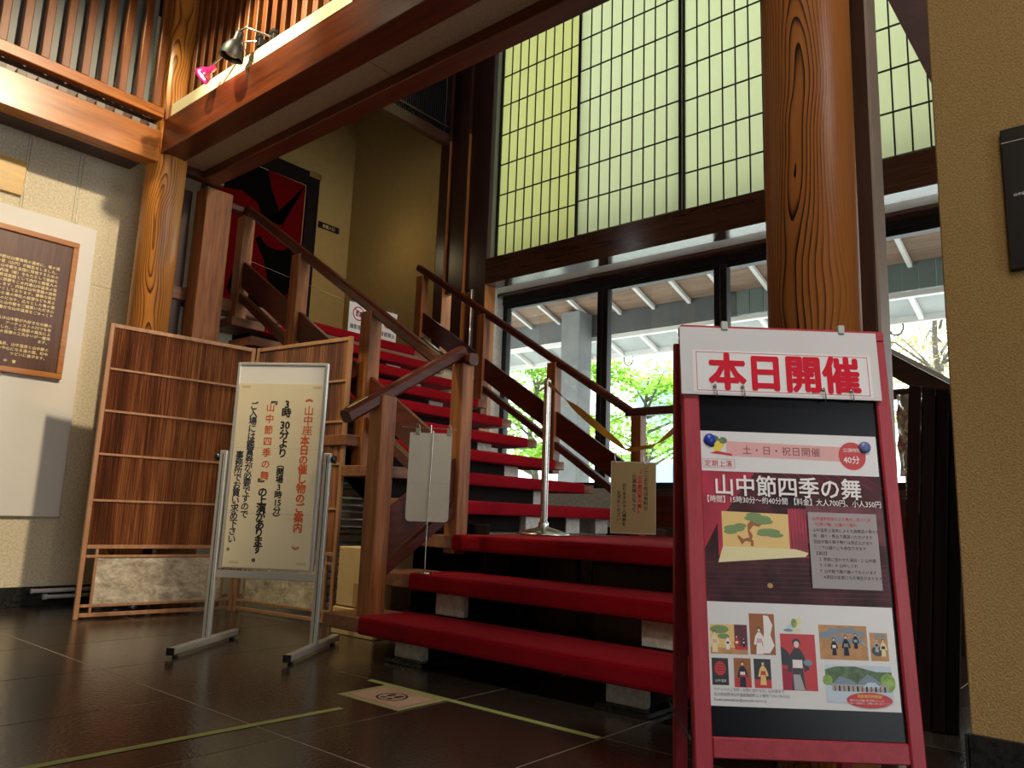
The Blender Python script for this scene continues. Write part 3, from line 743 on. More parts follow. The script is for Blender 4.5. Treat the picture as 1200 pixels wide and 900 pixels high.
for a0, b0, a1, b1 in ((0.018,0.362,0.032,1.350),(BW-0.032,0.362,BW-0.018,1.350),(0.032,1.336,BW-0.032,1.350),(0.032,0.362,BW-0.032,0.376)):
    nbx(a0, b0, a1, b1, -0.011, 0.011, 'panel_frame', alu)
sheet = thing('notice_sheet', 'tall cream paper with red and black vertical lettering taped on the notice board', 'poster', tuple(L0+bv*0.36))
nbx(0.036, 0.368, BW-0.036, 1.245, 0.0115, 0.0125, 'paper', paper_cream, sheet)
for z in (0.93, 0.62): nbx(0.036, z, BW-0.036, z+0.0012, 0.0125, 0.0128, 'crease', flat('crease_line', (0.45,0.38,0.25)), sheet)
for a, b in ((0.05,1.222),(0.41,1.222),(0.07,0.385),(0.40,0.39)):
    nbx(a, b, a+0.045, b+0.012, 0.0125, 0.0128, 'tape', flat('old_tape', (0.60,0.48,0.27), 0.3), sheet)
SO = L0 + bn*0.0128
def col_text(s, x, ytop, size, mat, line, bold, par=sheet, xs=1.0, O=None, uu=None, vv=None, nn_=None):
    letters('lettering', '\n'.join(s), size, mat, O or SO, uu or bu, vv or bv, nn_ or bn, x, ytop-size*0.85, par, bold, xs, line, 0.0006, 'CENTER')
col_text(['︽'], 0.398, 1.193, 0.038, orange_ink, 1.0, 0.025)
col_text(list('山中座'), 0.400, 1.140, 0.050, orange_ink, 0.95, 0.014)
col_text(list('本日の催し物のご案内'), 0.392, 0.995, 0.050, orange_ink, 0.91, 0.040, xs=0.95)
col_text(['︾'], 0.388, 0.475, 0.038, orange_ink, 1.0, 0.025)
col_text(['3', '時'], 0.288, 1.170, 0.049, black_ink, 0.86, 0.045)
col_text(['30', '分', 'よ', 'り'], 0.286, 1.068, 0.049, black_ink, 0.92, 0.045)
col_text(['︵', '開', '場', '3', '時', '15', '分', '︶'], 0.282, 0.875, 0.039, black_ink, 0.93, 0.035)
col_text(['﹃'], 0.216, 1.185, 0.046, black_ink, 1.0, 0.03)
col_text(list('山中節四季の舞'), 0.206, 1.150, 0.045, orange_ink, 1.22, 0.018)
col_text(['﹄'], 0.198, 0.785, 0.046, black_ink, 1.0, 0.03)
col_text(list('の上演があります。'), 0.204, 0.745, 0.049, black_ink, 0.775, 0.045)
col_text(list('ご入場には鑑賞券が必要ですので'), 0.122, 1.155, 0.042, navy_ink, 0.885, 0.026)
col_text(list('事務所でお買い求め下さい。'), 0.072, 0.915, 0.042, navy_ink, 0.86, 0.026)

# ================================================================== RED A-FRAME SIGN
AO = V((1.443, 0.725, 0)); au = V((0.647,-0.762,0)).normalized(); av = V((0.048,0.060,0.997)).normalized(); an = au.cross(av)
if an.dot(-AO) < 0: an = -an
AW = 0.450
af = thing('sign_stand', 'red painted wooden A-frame sign stand in the right foreground', 'sign stand', tuple(AO))
def abx(a0, b0, a1, b1, h0, h1, name, mat, par=af, label=None):
    return slab(AO, au, av, an, a0, b0, a1, b1, h0, h1).build(name, mat, par, label)
abx(0, 0, 0.036, 1.062, -0.026, 0, 'front_leg', frame_red); abx(AW-0.030, 0, AW, 1.062, -0.026, 0, 'front_leg', frame_red)
abx(0, 1.062, AW, 1.086, -0.026, 0, 'top_rail', frame_redx)
abx(0.036, 0.203, AW-0.030, 0.242, -0.024, -0.002, 'crossbar', frame_redx)
abx(0.036, 0.242, AW-0.030, 1.062, -0.018, -0.010, 'back_panel', flat('chalkboard', (0.004,0.005,0.008), 0.25, spec=0.2))
# rear frame opened backwards
HT = AO + av*1.05 - an*0.028
FB = AO - an*0.36; FB.z = 0.0
rv = (HT-FB); RL = rv.length; rv.normalize(); rn = au.cross(rv)
for a, a2 in ((0.030, -0.008), (0.408, 0.415)):
    c0 = FB+au*(a+0.014); c1 = FB+au*(a2+0.014)+rv*RL
    MB().bar(c0+V((0,0,0.004)), c1, 0.030, 0.024, up=an).build('rear_leg', frame_red, af)
MB().bar(FB+au*0.055+rv*0.32, FB+au*0.405+rv*0.32, 0.022, 0.032, up=rv).build('rear_rail', frame_redx, af)
hk = MB().tube([AO+au*(-0.004)+av*0.235-an*0.014, AO+au*(-0.010)+av*0.25-an*0.08, AO+au*(-0.014)+av*0.285-an*0.17], 0.0022, 6)
hk.lathe(AO+au*(-0.004)+av*0.235-an*0.014, [(0.001,0),(0.008,0),(0.008,0.006),(0.001,0.006)], 10, axis=tuple(-au))
hk.build('stay_hook', black, af, 'black metal stay hook')
# hanging card
cd_ = thing('today_card', 'white laminated card with large red characters clipped to the sign stand top', 'card', tuple(AO+av*0.92))
slab(AO, au, av, an, -0.004, 0.926, 0.428, 1.078, 0.004, 0.008).build('card', paper_grey, cd_)
cs = Sheet(AO+an*0.0085, au, av, an)
slab(AO, au, av, an, 0.022, 0.931, 0.410, 1.026, 0.008, 0.0085).build('inset_sheet', paper_white, cd_)
cs.rect(0.030, 0.9350, 0.4035, 0.9362, 0).rect(0.030, 1.0208, 0.4035, 1.022, 0).rect(0.030, 0.935, 0.0312, 1.022, 0).rect(0.4023, 0.935, 0.4035, 1.022, 0)
cs.mb.build('border_line', red_ink, cd_)
letters('lettering', '本日開催', 0.086, red_ink, AO+an*0.009, au, av, an, 0.055, 0.947, cd_, 0.045, 0.96, 1.0, 0.0004)
for a in (0.068, 0.128, 0.302, 0.362):
    pts = []
    for i in range(15):
        t = math.pi*(-0.10+1.2*i/14)
        pts.append(AO+au*(a+0.004*math.sin(t*1.0))+av*(0.930-0.020*math.sin(t)+0.012)+an*(0.004+0.014*math.cos(t)))
    MB().tube(pts, 0.0013, 6).build('ring', chrome, cd_)
    MB().lathe(AO+au*a+av*0.945+an*0.009, [(0.001,0),(0.004,0),(0.004,0.002),(0.001,0.003)], 10, axis=tuple(an)).build('eyelet', chrome, cd_)
for a in (0.095, 0.352):
    MB().obox(AO+au*a+av*1.083+an*0.006, au, av, an, 0.014, 0.020, 0.012).build('clip', flat('clear_clip%d' % int(a*1000), (0.45,0.50,0.48), 0.15), cd_, 'clear plastic clip')
# poster -------------------------------------------------------------
po = thing('event_poster', 'event poster with stage picture and photographs on the red sign stand', 'poster', tuple(AO+av*0.3))
slab(AO, au, av, an, 0.036, 0.298, 0.414, 0.850, -0.0095, -0.0085).build('paper', paper_white, po)
PO = AO - an*0.0085
mats = [flat('print_dark', (0.060,0.016,0.022), 0.45, 0, 0.7, 14, spec=0.25), flat('print_crimson', (0.38,0.010,0.045), 0.45, 0, 0.35, 20), flat('print_gold', (0.78,0.55,0.20), 0.4),
        flat('print_green', (0.19,0.30,0.12), 0.5), flat('print_brown', (0.34,0.12,0.04), 0.5), flat('print_cream', (0.78,0.72,0.42), 0.5), flat('print_pink', (0.72,0.40,0.40), 0.5),
        flat('print_plum', (0.13,0.03,0.045), 0.5, 0, 0.4, 30), red_ink, navy_ink, flat('print_red', (0.55,0.03,0.04), 0.4), flat('print_tan', (0.52,0.28,0.12), 0.5, 0, 0.15, 60),
        white_ink, flat('print_black', (0.02,0.022,0.03), 0.4), flat('print_skin', (0.80,0.62,0.50), 0.5), flat('print_bluegrey', (0.22,0.30,0.38), 0.5), flat('print_sky', (0.55,0.68,0.80), 0.5),
        flat('print_leaf', (0.10,0.17,0.09), 0.5, 0, 0.4, 80), flat('print_lime', (0.25,0.42,0.10), 0.5, 0, 0.4, 90), flat('print_yellow', (0.80,0.62,0.05), 0.4), flat('print_grey', (0.40,0.42,0.45), 0.5)]
DK, CR, GD, GR, BR, CM, PK, PL, RD, NV, RE, TN, WH, BK, SK, BG, SY, LF, LM, YE, GY = range(21)
def picture(name): return Sheet(PO, au, av, an), name
# top banner
s = Sheet(PO, au, av, an)
s.poly([(0.092,0.829),(0.375,0.824),(0.375,0.793),(0.092,0.797)], PK)
s.ell(0.360, 0.806, 0.029, 0.030, RE, n=28)
for (x, y, a_, c_) in ((0.066,0.832,0.011,LF),(0.078,0.822,0.010,YE),(0.085,0.830,0.009,LF),(0.072,0.813,0.009,YE),(0.060,0.820,0.007,NV)): s.ell(x, y, a_, a_*0.8, c_)
s.poly([(0.056,0.802),(0.105,0.797),(0.102,0.802),(0.070,0.807)], RE)
s.rect(0.040,0.771,0.108,0.7715, RE).rect(0.040,0.7895,0.108,0.790, RE).rect(0.1075,0.771,0.108,0.790, RE).rect(0.040,0.771,0.0405,0.790, RE)
s.mb.build('banner', mats, po)
letters('lettering', '土・日・祝日開催', 0.0205, maroon_ink, PO, au, av, an, 0.125, 0.8035, po, 0.0, 1.0, 1.0, 0.0006, space=1.05)
letters('lettering', '公演時間', 0.0095, white_ink, PO, au, av, an, 0.341, 0.815, po, 0, 1, 1, 0.0008)
letters('lettering', '40分', 0.0175, white_ink, PO, au, av, an, 0.3405, 0.7915, po, 0.02, 1, 1, 0.0008)
letters('lettering', '定期上演', 0.0150, red_ink, PO, au, av, an, 0.043, 0.7745, po, 0, 1.0, 1, 0.0006)
# stage picture
s = Sheet(PO, au, av, an)
s.rect(0.036, 0.497, 0.414, 0.764, DK)
s.poly([(0.036,0.764),(0.15,0.764),(0.10,0.70),(0.066,0.655),(0.036,0.60)], CR)
s.rect(0.066,0.590,0.078,0.680, CR).rect(0.214,0.590,0.252,0.690, CR).rect(0.252,0.62,0.414,0.70, PL)
for k in range(5): s.rect(0.218+0.007*k,0.590,0.220+0.007*k,0.690, PL)
s.poly([(0.075,0.680),(0.214,0.678),(0.214,0.600),(0.075,0.603)], GD)
s.poly([(0.064,0.575),(0.245,0.592),(0.252,0.600),(0.225,0.607),(0.075,0.608)], CM)
# pine on the stage back wall
s.poly([(0.115,0.612),(0.122,0.620),(0.135,0.618),(0.138,0.632),(0.132,0.642),(0.140,0.652),(0.152,0.650),(0.160,0.656),(0.162,0.662),(0.148,0.660),(0.138,0.664),(0.128,0.655),(0.128,0.640),(0.131,0.628),(0.118,0.624),(0.108,0.632),(0.106,0.628)], BR)
s.rect(0.133,0.610,0.139,0.622, BR)
for x, y, a_, b_ in ((0.150,0.667,0.028,0.007),(0.160,0.661,0.022,0.006),(0.142,0.674,0.016,0.005),(0.100,0.645,0.022,0.007),(0.092,0.638,0.014,0.005),(0.113,0.651,0.013,0.005),(0.172,0.641,0.024,0.006),(0.184,0.634,0.018,0.005),(0.160,0.636,0.014,0.005)):
    s.ell(x, y, a_, b_, GR)
for k in range(8): s.poly([(0.04,0.575-0.0095*k),(0.41,0.580-0.0095*k),(0.41,0.5793-0.0095*k),(0.04,0.5743-0.0095*k)], PL)
for k in range(9): s.poly([(0.15+0.028*k,0.764),(0.20+0.028*k,0.764-0.03),(0.201+0.028*k,0.764-0.03),(0.152+0.028*k,0.764)], CR)
s.ell(0.168, 0.532, 0.006, 0.005, TN)
s.mb.build('stage_picture', mats, po)
letters('lettering', '山中節四季の舞', 0.0465, white_ink, PO, au, av, an, 0.060, 0.717, po, 0.020, 0.96, 1.0, 0.0032)
letters('lettering', '【時間】15時30分〜約40分間 【料金】大人700円、小人350円', 0.0155, white_ink, PO, au, av, an, 0.037, 0.699, po, 0.008, 0.885, 1.0, 0.0032)
ns = slab(AO, au, av, an, 0.254, 0.530, 0.397, 0.684, -0.0040, -0.0036).build('translucent_note', film, po)
tx = ['山中温泉芸妓による舞台、見どころ', '「四季の舞」公演のご案内', '山中温泉と温泉によるお座敷芸の数々を', '唄・踊り・舞台で鑑賞いただけます', '芸妓が踊る獅子舞りは見応えがあり', 'ここでは踊りにも参加できます', '【演目】', '　１ 季節に合わせた演目 / ２ 山中節', '　３ 小唄 / ４ 山中しぐれ', '　５ 山中節で踊り踊ってもらいます', '　　※演目は変更になる場合があります']
for i, l in enumerate(tx):
    letters('lettering', l, 0.0083, red_ink if i < 2 else black_ink, AO-an*0.0036, au, av, an, 0.262, 0.668-0.0118*i, ns, 0, 0.93, 1, 0.0003, res=1)
# photographs
def photo(x0, y0, x1, y1, bgm, name='photograph'):
    s = Sheet(PO, au, av, an); s.rect(x0, y0, x1, y1, bgm); return s
def kimono(s, x, y, h, robe, sash, hair=BK, face=SK, lean=0.0):
    """small printed figure in a robe, y = hem, h = height"""
    s.poly([(x-h*0.14,y),(x+h*0.14,y),(x+h*0.10+lean,y+h*0.45),(x+h*0.15+lean,y+h*0.66),(x+h*0.06+lean,y+h*0.80),(x-h*0.06+lean,y+h*0.80),(x-h*0.15+lean,y+h*0.66),(x-h*0.10+lean,y+h*0.45)], robe)
    s.poly([(x-h*0.15+lean,y+h*0.66),(x-h*0.22+lean,y+h*0.36),(x-h*0.13+lean,y+h*0.33),(x-h*0.09+lean,y+h*0.60)], robe)
    s.poly([(x+h*0.15+lean,y+h*0.66),(x+h*0.24+lean,y+h*0.40),(x+h*0.14+lean,y+h*0.35),(x+h*0.09+lean,y+h*0.60)], robe)
    s.rect(x-h*0.10+lean,y+h*0.42,x+h*0.10+lean,y+h*0.58, sash)
    s.ell(x+lean, y+h*0.91, h*0.085, h*0.085, hair, n=12)
    s.ell(x+lean, y+h*0.88, h*0.055, h*0.065, face, n=12)
s = photo(0.041,0.396,0.116,0.453, GD); s.rect(0.090,0.408,0.116,0.453, PL).rect(0.041,0.396,0.116,0.408, TN).ell(0.060,0.443,0.019,0.008, GR).ell(0.068,0.430,0.012,0.005, GR).rect(0.097,0.405,0.116,0.412, RE)
kimono(s,0.050,0.399,0.042, CM, PK); kimono(s,0.076,0.405,0.026, WH, NV); kimono(s,0.094,0.405,0.028, RE, CM); kimono(s,0.108,0.410,0.018, NV, WH); s.mb.build('photograph', mats, po)
s = photo(0.121,0.397,0.172,0.476, BR); s.poly([(0.150,0.473),(0.160,0.472),(0.168,0.455),(0.163,0.435),(0.170,0.415),(0.160,0.400),(0.145,0.400),(0.150,0.440)], WH)
kimono(s,0.140,0.398,0.052, WH, PK); s.mb.build('photograph', mats, po)
s = photo(0.042,0.337,0.075,0.388, BK); s.ell(0.0585,0.3685,0.0115,0.0135, RE)
for k in range(3): s.rect(0.050,0.364+0.005*k,0.067,0.365+0.005*k, BK)
s.mb.build('emblem_card', mats, po)
letters('lettering', '山中温泉', 0.0058, white_ink, PO, au, av, an, 0.0468, 0.3435, po, 0, 1, 1, 0.0014)
s = photo(0.086,0.334,0.120,0.389, BR); s.rect(0.086,0.334,0.120,0.350, RE); kimono(s,0.103,0.335,0.049, NV, WH); s.rect(0.097,0.354,0.112,0.358, RE); s.mb.build('photograph', mats, po)
s = photo(0.126,0.334,0.160,0.389, BK); s.rect(0.126,0.334,0.160,0.350, RE); kimono(s,0.144,0.340,0.045, GD, RE); s.mb.build('photograph', mats, po)
s = photo(0.182,0.332,0.252,0.439, RE); s.poly([(0.182,0.415),(0.196,0.405),(0.204,0.390),(0.194,0.378),(0.182,0.380)], BK); s.rect(0.182,0.332,0.205,0.372, CR)
kimono(s,0.214,0.333,0.098, BK, WH); s.poly([(0.205,0.333),(0.226,0.333),(0.218,0.362),(0.204,0.362)], GY); s.ell(0.235,0.385,0.009,0.006, BG); s.mb.build('photograph', mats, po)
s = photo(0.261,0.393,0.358,0.459, TN); s.rect(0.261,0.393,0.358,0.413, GD if False else TN)
for x, y, a_, b_ in ((0.275,0.440,0.013,0.007),(0.292,0.447,0.014,0.007),(0.320,0.449,0.016,0.006),(0.342,0.444,0.013,0.006),(0.335,0.430,0.016,0.006),(0.300,0.432,0.014,0.007)): s.ell(x,y,a_,b_, BG)
kimono(s,0.290,0.401,0.034, NV, WH); kimono(s,0.314,0.401,0.040, NV, BG); kimono(s,0.334,0.415,0.030, NV, GY); s.poly([(0.345,0.425),(0.356,0.418),(0.357,0.421),(0.347,0.430)], GY); s.mb.build('photograph', mats, po)
s = photo(0.363,0.393,0.399,0.447, TN); s.ell(0.378,0.412,0.013,0.010, BK).ell(0.384,0.441,0.013,0.004, BG); kimono(s,0.376,0.410,0.026, GY, NV); kimono(s,0.389,0.402,0.034, CM, NV); s.mb.build('photograph', mats, po)
s = photo(0.268,0.312,0.401,0.383, SY); s.rect(0.268,0.312,0.401,0.336, SY)
s.poly([(0.268,0.345),(0.268,0.374),(0.290,0.380),(0.330,0.381),(0.370,0.372),(0.401,0.372),(0.401,0.345)], LF)
s.ell(0.272,0.354,0.010,0.010, LM).ell(0.392,0.352,0.015,0.018, LM)
s.rect(0.280,0.334,0.392,0.348, GY).poly([(0.282,0.347),(0.296,0.362),(0.318,0.356),(0.332,0.347)], BG).poly([(0.330,0.349),(0.344,0.360),(0.352,0.368),(0.366,0.360),(0.382,0.349)], BG).poly([(0.340,0.342),(0.352,0.352),(0.366,0.352),(0.380,0.341)], SY)
for k in range(12): s.rect(0.284+0.009*k,0.334,0.2875+0.009*k,0.344, NV if k % 2 else BR)
s.rect(0.268,0.312,0.401,0.333, WH if False else SY); s.mb.build('photograph', mats, po)
s = Sheet(PO, au, av, an); s.ell(0.352,0.3185,0.0455,0.0145, RE, h=0.0016, n=32); s.mb.build('red_oval', mats, po)
letters('lettering', '物産展同時開催！', 0.0068, flat('ink_yellow', (0.85,0.65,0.15)), PO, au, av, an, 0.328, 0.3235, po, 0.01, 1, 1, 0.0018)
letters('lettering', '館内では山中漆器の展示即売もいたします\n詳しくは係員まで、お気軽にお問い合わせください', 0.0042, white_ink, PO, au, av, an, 0.313, 0.3165, po, 0, 0.86, 1.25, 0.0018, res=1)
s = Sheet(PO, au, av, an); s.ell(0.205,0.452,0.009,0.006, SY).ell(0.212,0.460,0.006,0.009, LM).ell(0.222,0.464,0.005,0.007, CM).ell(0.200,0.446,0.010,0.003, BG).ell(0.216,0.448,0.010,0.003, CM); s.mb.build('small_emblem', mats, po)
letters('lettering', 'チケットのご予約・お問い合わせは、山中座まで\n石川県加賀市山中温泉薬師町ム１番地 ℡0761-78-5523\nE-mail: yamanakaza@yamanaka-spa.or.jp', 0.0074, flat('ink_grey', (0.16,0.17,0.19)), PO, au, av, an, 0.044, 0.3265, po, 0, 0.86, 1.25, 0.0006, res=1)
def magnet(a, b, col, label):
    m = MB().lathe(AO+au*a+av*b-an*0.0085, [(0.001,0),(0.012,0),(0.0125,0.003),(0.011,0.006),(0.001,0.0065)], 20, axis=tuple(an))
    tag(m.build('magnet', flat('magnet_'+str(int(a*1000)), col, 0.35)), label, 'magnet', 'round magnets holding the poster')
magnet(0.056, 0.831, (0.02,0.05,0.42), 'bright blue round magnet on the poster, upper left corner')
magnet(0.388, 0.826, (0.13,0.16,0.40), 'faded violet-blue round magnet on the poster, upper right corner')

# ================================================================== CARVED BOARD ON THE LEFT WALL
tag(MB().box(0.55, 1.936, 5.372, 5.398, 0.541, 2.454).build('wall_board', white_sheet), 'large plain white backing board hung on the cream left wall', 'board')
cb = thing('carved_plaque', 'dark wooden plaque with gilt carved writing in an orange frame', 'plaque', (1.3, 5.35, 1.4))
CX0, CX1, CZ0, CZ1 = 0.62, 1.830, 1.405, 2.318
MB().box(CX0+0.03, CX1-0.03, 5.352, 5.37, CZ0+0.03, CZ1-0.03).build('board', wood('plaque_wood', (0.055,0.018,0.010), (0.15,0.055,0.030), 'z', 0.4, 1.5), cb)
fw_ = wood('plaque_frame', (0.36,0.12,0.03), (0.58,0.25,0.07), 'x', 0.3)
for b in ((CX0, CX1, CZ1-0.036, CZ1), (CX0, CX1, CZ0, CZ0+0.036), (CX0, CX0+0.036, CZ0+0.036, CZ1-0.036), (CX1-0.036, CX1, CZ0+0.036, CZ1-0.036)):
    MB().box(b[0], b[1], 5.338, 5.371, b[2], b[3]).build('frame', fw_, cb)
ct = ['その昔より山中節は山雲嶺明の湯気に、竜の湯', 'の里（山代）が誕生をしました。', 'この山中節を全国に発信するための', '施設は大内湯（菊）をもたらして後続と', '鶴仙渓温泉芸能館として内外と御客人の', '方々に感謝をこめ内湯山中温泉の宝', 'します。内装は山中漆器の技術', 'をつくしております。豪華な格天', '井から湯の神社の総漆なども見る', 'ものになり、広々とした竜の湯', 'と山中節をご鑑賞いただき心', '豊かな山中温泉をごゆっくり']
ct2 = ['　名は山中節が大好きな水鏡の', '　アーティストの川でも有', '　をした。この施設の誕生によ', '　りの皆様の工夫あいが一層深', '　ます。', '加賀温泉、山中温泉と山中節の', '益々の中心になる湯の国、町中', 'つどいに喜びます。']
ly = 2.215
def carved(l, zz):
    letters('lettering', l, 0.0225, gold_ink, (0,5.352,0), (1,0,0), (0,0,1), (0,-1,0), 1.735, zz, cb, 0.022, 1.0, 1, 0.0004, 'RIGHT', thick=0.0012, res=1, space=1.09)
for i, l in enumerate(ct): carved(l, 2.108-0.0285*i)
for i, l in enumerate(ct2[:5]): carved(l, 2.108-0.0285*13.3-0.0280*i)
for i, l in enumerate(ct2[5:]): carved(l, 2.108-0.0285*18.8-0.0280*i)
letters('lettering', '山中町長　田　中　實', 0.0225, gold_ink, (0,5.352,0), (1,0,0), (0,0,1), (0,-1,0), 1.33, 1.468, cb, 0.022, 1, 1, 0.0004, thick=0.0015, res=1, space=1.1)
tag(MB().box(1.20, 1.472, 5.375, 5.398, 2.535, 2.760).build('wall_plate', wood('plate_wood', (0.55,0.33,0.08), (0.68,0.44,0.13), 'x', 0.4)), 'plain ochre wooden plate on the wall above the carved plaque', 'plate')
def wire(x, z0, z1, lab):
    m = MB().tube([(x, 5.393, z0), (x, 5.393, z1)], 0.0012, 5)
    m.tube([(x-0.01, 5.39, z0), (x, 5.388, z0-0.008), (x+0.012, 5.39, z0)], 0.002, 5)
    tag(m.build('picture_wire', chrome), lab, 'wire', 'hanging wires on the left wall')
wire(1.80, 2.47, 2.94, 'thin picture wire with a hook hanging right of the ochre plate')
wire(1.485, 2.32, 2.94, 'thin picture wire hanging at the right edge of the ochre plate')
# pipes along the skirting
for z, x0, lab in ((0.093, 1.83, 'upper white pipe along the black skirting by the screen'), (0.055, 1.90, 'lower white pipe with a cap along the black skirting')):
    m = MB().tube([(x0, 5.35, z), (2.5, 5.35, z)], 0.013, 12)
    if z < 0.08: m.tube([(x0-0.004, 5.35, z), (x0+0.02, 5.35, z)], 0.018, 12)
    else: m.tube([(x0-0.004, 5.35, z), (x0+0.004, 5.35, z)], 0.0145, 12)
    tag(m.build('wall_pipe', paper_grey), lab, 'pipe', 'white pipes along the skirting')

# black panel on the right wall
bp_ = thing('black_panel', 'black rectangular panel with tiny white lettering on the tan wall', 'panel', (2.55, 0.0, 1.4))
MB().box(2.548, 2.57, -0.55, 0.290, 1.405, 1.842).build('panel', blackp, bp_)
MB().box(2.5472, 2.548, -0.55, 0.290, 1.797, 1.799).build('groove', paper_grey, bp_)
letters('lettering', '山中座ご案内', 0.0105, white_ink, (2.548,0,0), (0,-1,0), (0,0,1), (-1,0,0), -0.268, 1.627, bp_, 0.02, 1, 1.2, 0.0004)

# ================================================================== FLOOR STICKER AND TAPES
stk = thing('floor_sticker', 'pinkish paper floor sticker with black footprints taped to the tiles', 'sticker', (1.95, 2.16, 0))
MB().box(1.835, 2.075, 2.005, 2.330, 0.0005, 0.0009).build('tape_border', tapeg, stk, 'yellow-green tape border')
MB().box(1.850, 2.052, 2.020, 2.315, 0.0009, 0.0013).build('paper', flat('sticker_pink', (0.62,0.42,0.30), 0.5), stk)
s = Sheet((1.951, 2.1675, 0.0014), (0,-1,0), (1,0,0), (0,0,1))
H_, W_ = 0.092, 0.138
for r_ in ((-W_,-H_,W_,-H_+0.004),(-W_,H_-0.004,W_,H_),(-W_,-H_,-W_+0.004,H_),(W_-0.004,-H_,W_,H_)): s.rect(*r_, 0)
s.ell(0,0,0.058,0.058,1,n=36); s.ell(0,0,0.049,0.049,2,n=36)
for sx in (-1, 1):
    s.ell(sx*0.019, 0.014, 0.013, 0.022, 1); s.ell(sx*0.017, -0.026, 0.011, 0.012, 1)
s.mb.build('print', [maroon_ink, black_ink, flat('sticker_pink2', (0.62,0.42,0.30), 0.5)], stk)
letters('lettering', 'お並びの際は間隔を空けてお待ちください', 0.0115, red_ink, (1.951, 2.1675, 0.0014), (0,-1,0), (1,0,0), (0,0,1), -0.105, 0.066, stk, 0, 0.95, 1, 0.0003)
letters('lettering', '足元にご注意ください', 0.0115, red_ink, (1.951, 2.1675, 0.0014), (0,-1,0), (1,0,0), (0,0,1), -0.055, -0.078, stk, 0, 0.95, 1, 0.0003)
tag(MB().add([V((-0.6,2.214,0.0006)),V((1.72,2.142,0.0006)),V((1.72,2.172,0.0006)),V((-0.6,2.244,0.0006))], [[0,1,2,3]]).add([V((-0.6,2.214,0.0012)),V((1.72,2.142,0.0012)),V((1.72,2.172,0.0012)),V((-0.6,2.244,0.0012))], [[3,2,1,0]]).build('floor_tape', tapeg), 'yellow-green tape line on the floor running left from the sticker', 'tape')
tag(MB().box(2.060, 2.088, 1.37, 2.44, 0.0002, 0.0008).build('floor_tape', tapeg), 'yellow-green tape line on the floor beside the bottom step', 'tape')

# ================================================================== THINGS ON THE STAIRS
# chrome barrier post on the landing
sp = thing('barrier_post', 'chrome barrier post with domed base standing on the landing', 'barrier', (3.55, 2.74, 0.549))
cx, cy = 3.55, 2.745
MB().lathe((cx,cy,0.549), [(0.001,0),(0.150,0),(0.156,0.006),(0.150,0.014),(0.10,0.030),(0.045,0.044),(0.030,0.052),(0.001,0.052)], 40).build('base', chrome, sp)
MB().lathe((cx,cy,0.60), [(0.030,0),(0.030,0.02),(0.021,0.028),(0.021,0.85),(0.018,0.862),(0.001,0.864)], 24).build('pole', chrome, sp)
# ribbon from the post toward the right, hanging sign in the middle
sag = []
A_, B_, C_ = V((3.55,2.745,1.44)), V((3.00,1.83,0.985)), V((2.80,1.28,1.25))
rp_ = []
for i in range(25):
    t = i/24; p = (1-t)**2*A_ + 2*(1-t)*t*V((3.20,2.15,1.10)) + t*t*V((3.02,1.86,0.968)); rp_.append((p, 0.5+t*4.0))
for i in range(1, 7):
    t = i/6; rp_.append((V((3.02,1.86,0.968)).lerp(V((2.93,1.70,0.970)), t), 4.5))
for i in range(1, 18):
    t = i/17; p = (1-t)**2*V((2.93,1.70,0.970)) + 2*(1-t)*t*V((2.86,1.50,1.02)) + t*t*C_; rp_.append((p, 4.5+t*3.0))
P = []; F = []
for i, (p, tw) in enumerate(rp_):
    hh = 0.021; d = V((0.2*math.sin(tw), 0.45*math.sin(tw), math.cos(tw))).normalized()
    P += [p-d*hh, p+d*hh, p+d*hh+V((-0.0012,0.0005,0)), p-d*hh+V((-0.0012,0.0005,0))]
for i in range(len(rp_)-1):
    for k in range(4): F.append([4*i+k, 4*i+(k+1)%4, 4*i+4+(k+1)%4, 4*i+4+k])
tag(MB().add(P, F).build('barrier_ribbon', flat('ochre_ribbon', (0.60,0.34,0.05), 0.5)), 'twisted ochre ribbon hanging between the chrome post and the sign stand', 'ribbon')
# hanging brown laminated notice on it
c0 = V((2.962, 1.795, 0)); hu = V((0.648,-0.7615,0)); hn = V((-0.7615,-0.648,0))
hs = thing('hanging_notice', 'glossy brown notice with black and red writing hanging from the ribbon', 'notice', (2.975,1.78,0.6))
slab(c0, hu, V((0,0,1)), hn, -0.098, 0.598, 0.098, 0.905, -0.002, 0.002).build('card', flat('glossy_kraft', (0.40,0.29,0.14), 0.16, 0, 0.05, 3), hs)
for a0, b0, a1, b1 in ((-0.1,0.594,-0.097,0.909),(0.097,0.594,0.1,0.909),(-0.097,0.594,0.097,0.598),(-0.097,0.905,0.097,0.909)):
    slab(c0, hu, V((0,0,1)), hn, a0, b0, a1, b1, -0.0015, 0.0025).build('film_edge', paper_dull, hs)
for a in (-0.068, 0.060):
    pts = [c0+hu*(a+0.016*math.sin(t_2))+V((0,0,0.925+0.028*math.cos(t_2)))+hn*0.004*math.sin(t_2*2) for t_2 in [2*math.pi*i/16 for i in range(17)]]
    MB().tube(pts, 0.0015, 6).build('ring', chrome, hs)
HO = c0+hn*0.0025
col_text(list('ここより先は有料の'), 0.055, 0.885, 0.021, black_ink, 1.0, 0.015, hs, 1, HO, hu, V((0,0,1)), hn)
col_text(list('『山中節四季の舞』'), 0.028, 0.872, 0.021, red_ink, 1.0, 0.03, hs, 1, HO, hu, V((0,0,1)), hn)
col_text(list('公演会場となって'), 0.003, 0.855, 0.021, black_ink, 1.0, 0.015, hs, 1, HO, hu, V((0,0,1)), hn)
col_text(list('おりますので入場券を'), -0.040, 0.815, 0.020, black_ink, 0.95, 0.015, hs, 1, HO, hu, V((0,0,1)), hn)
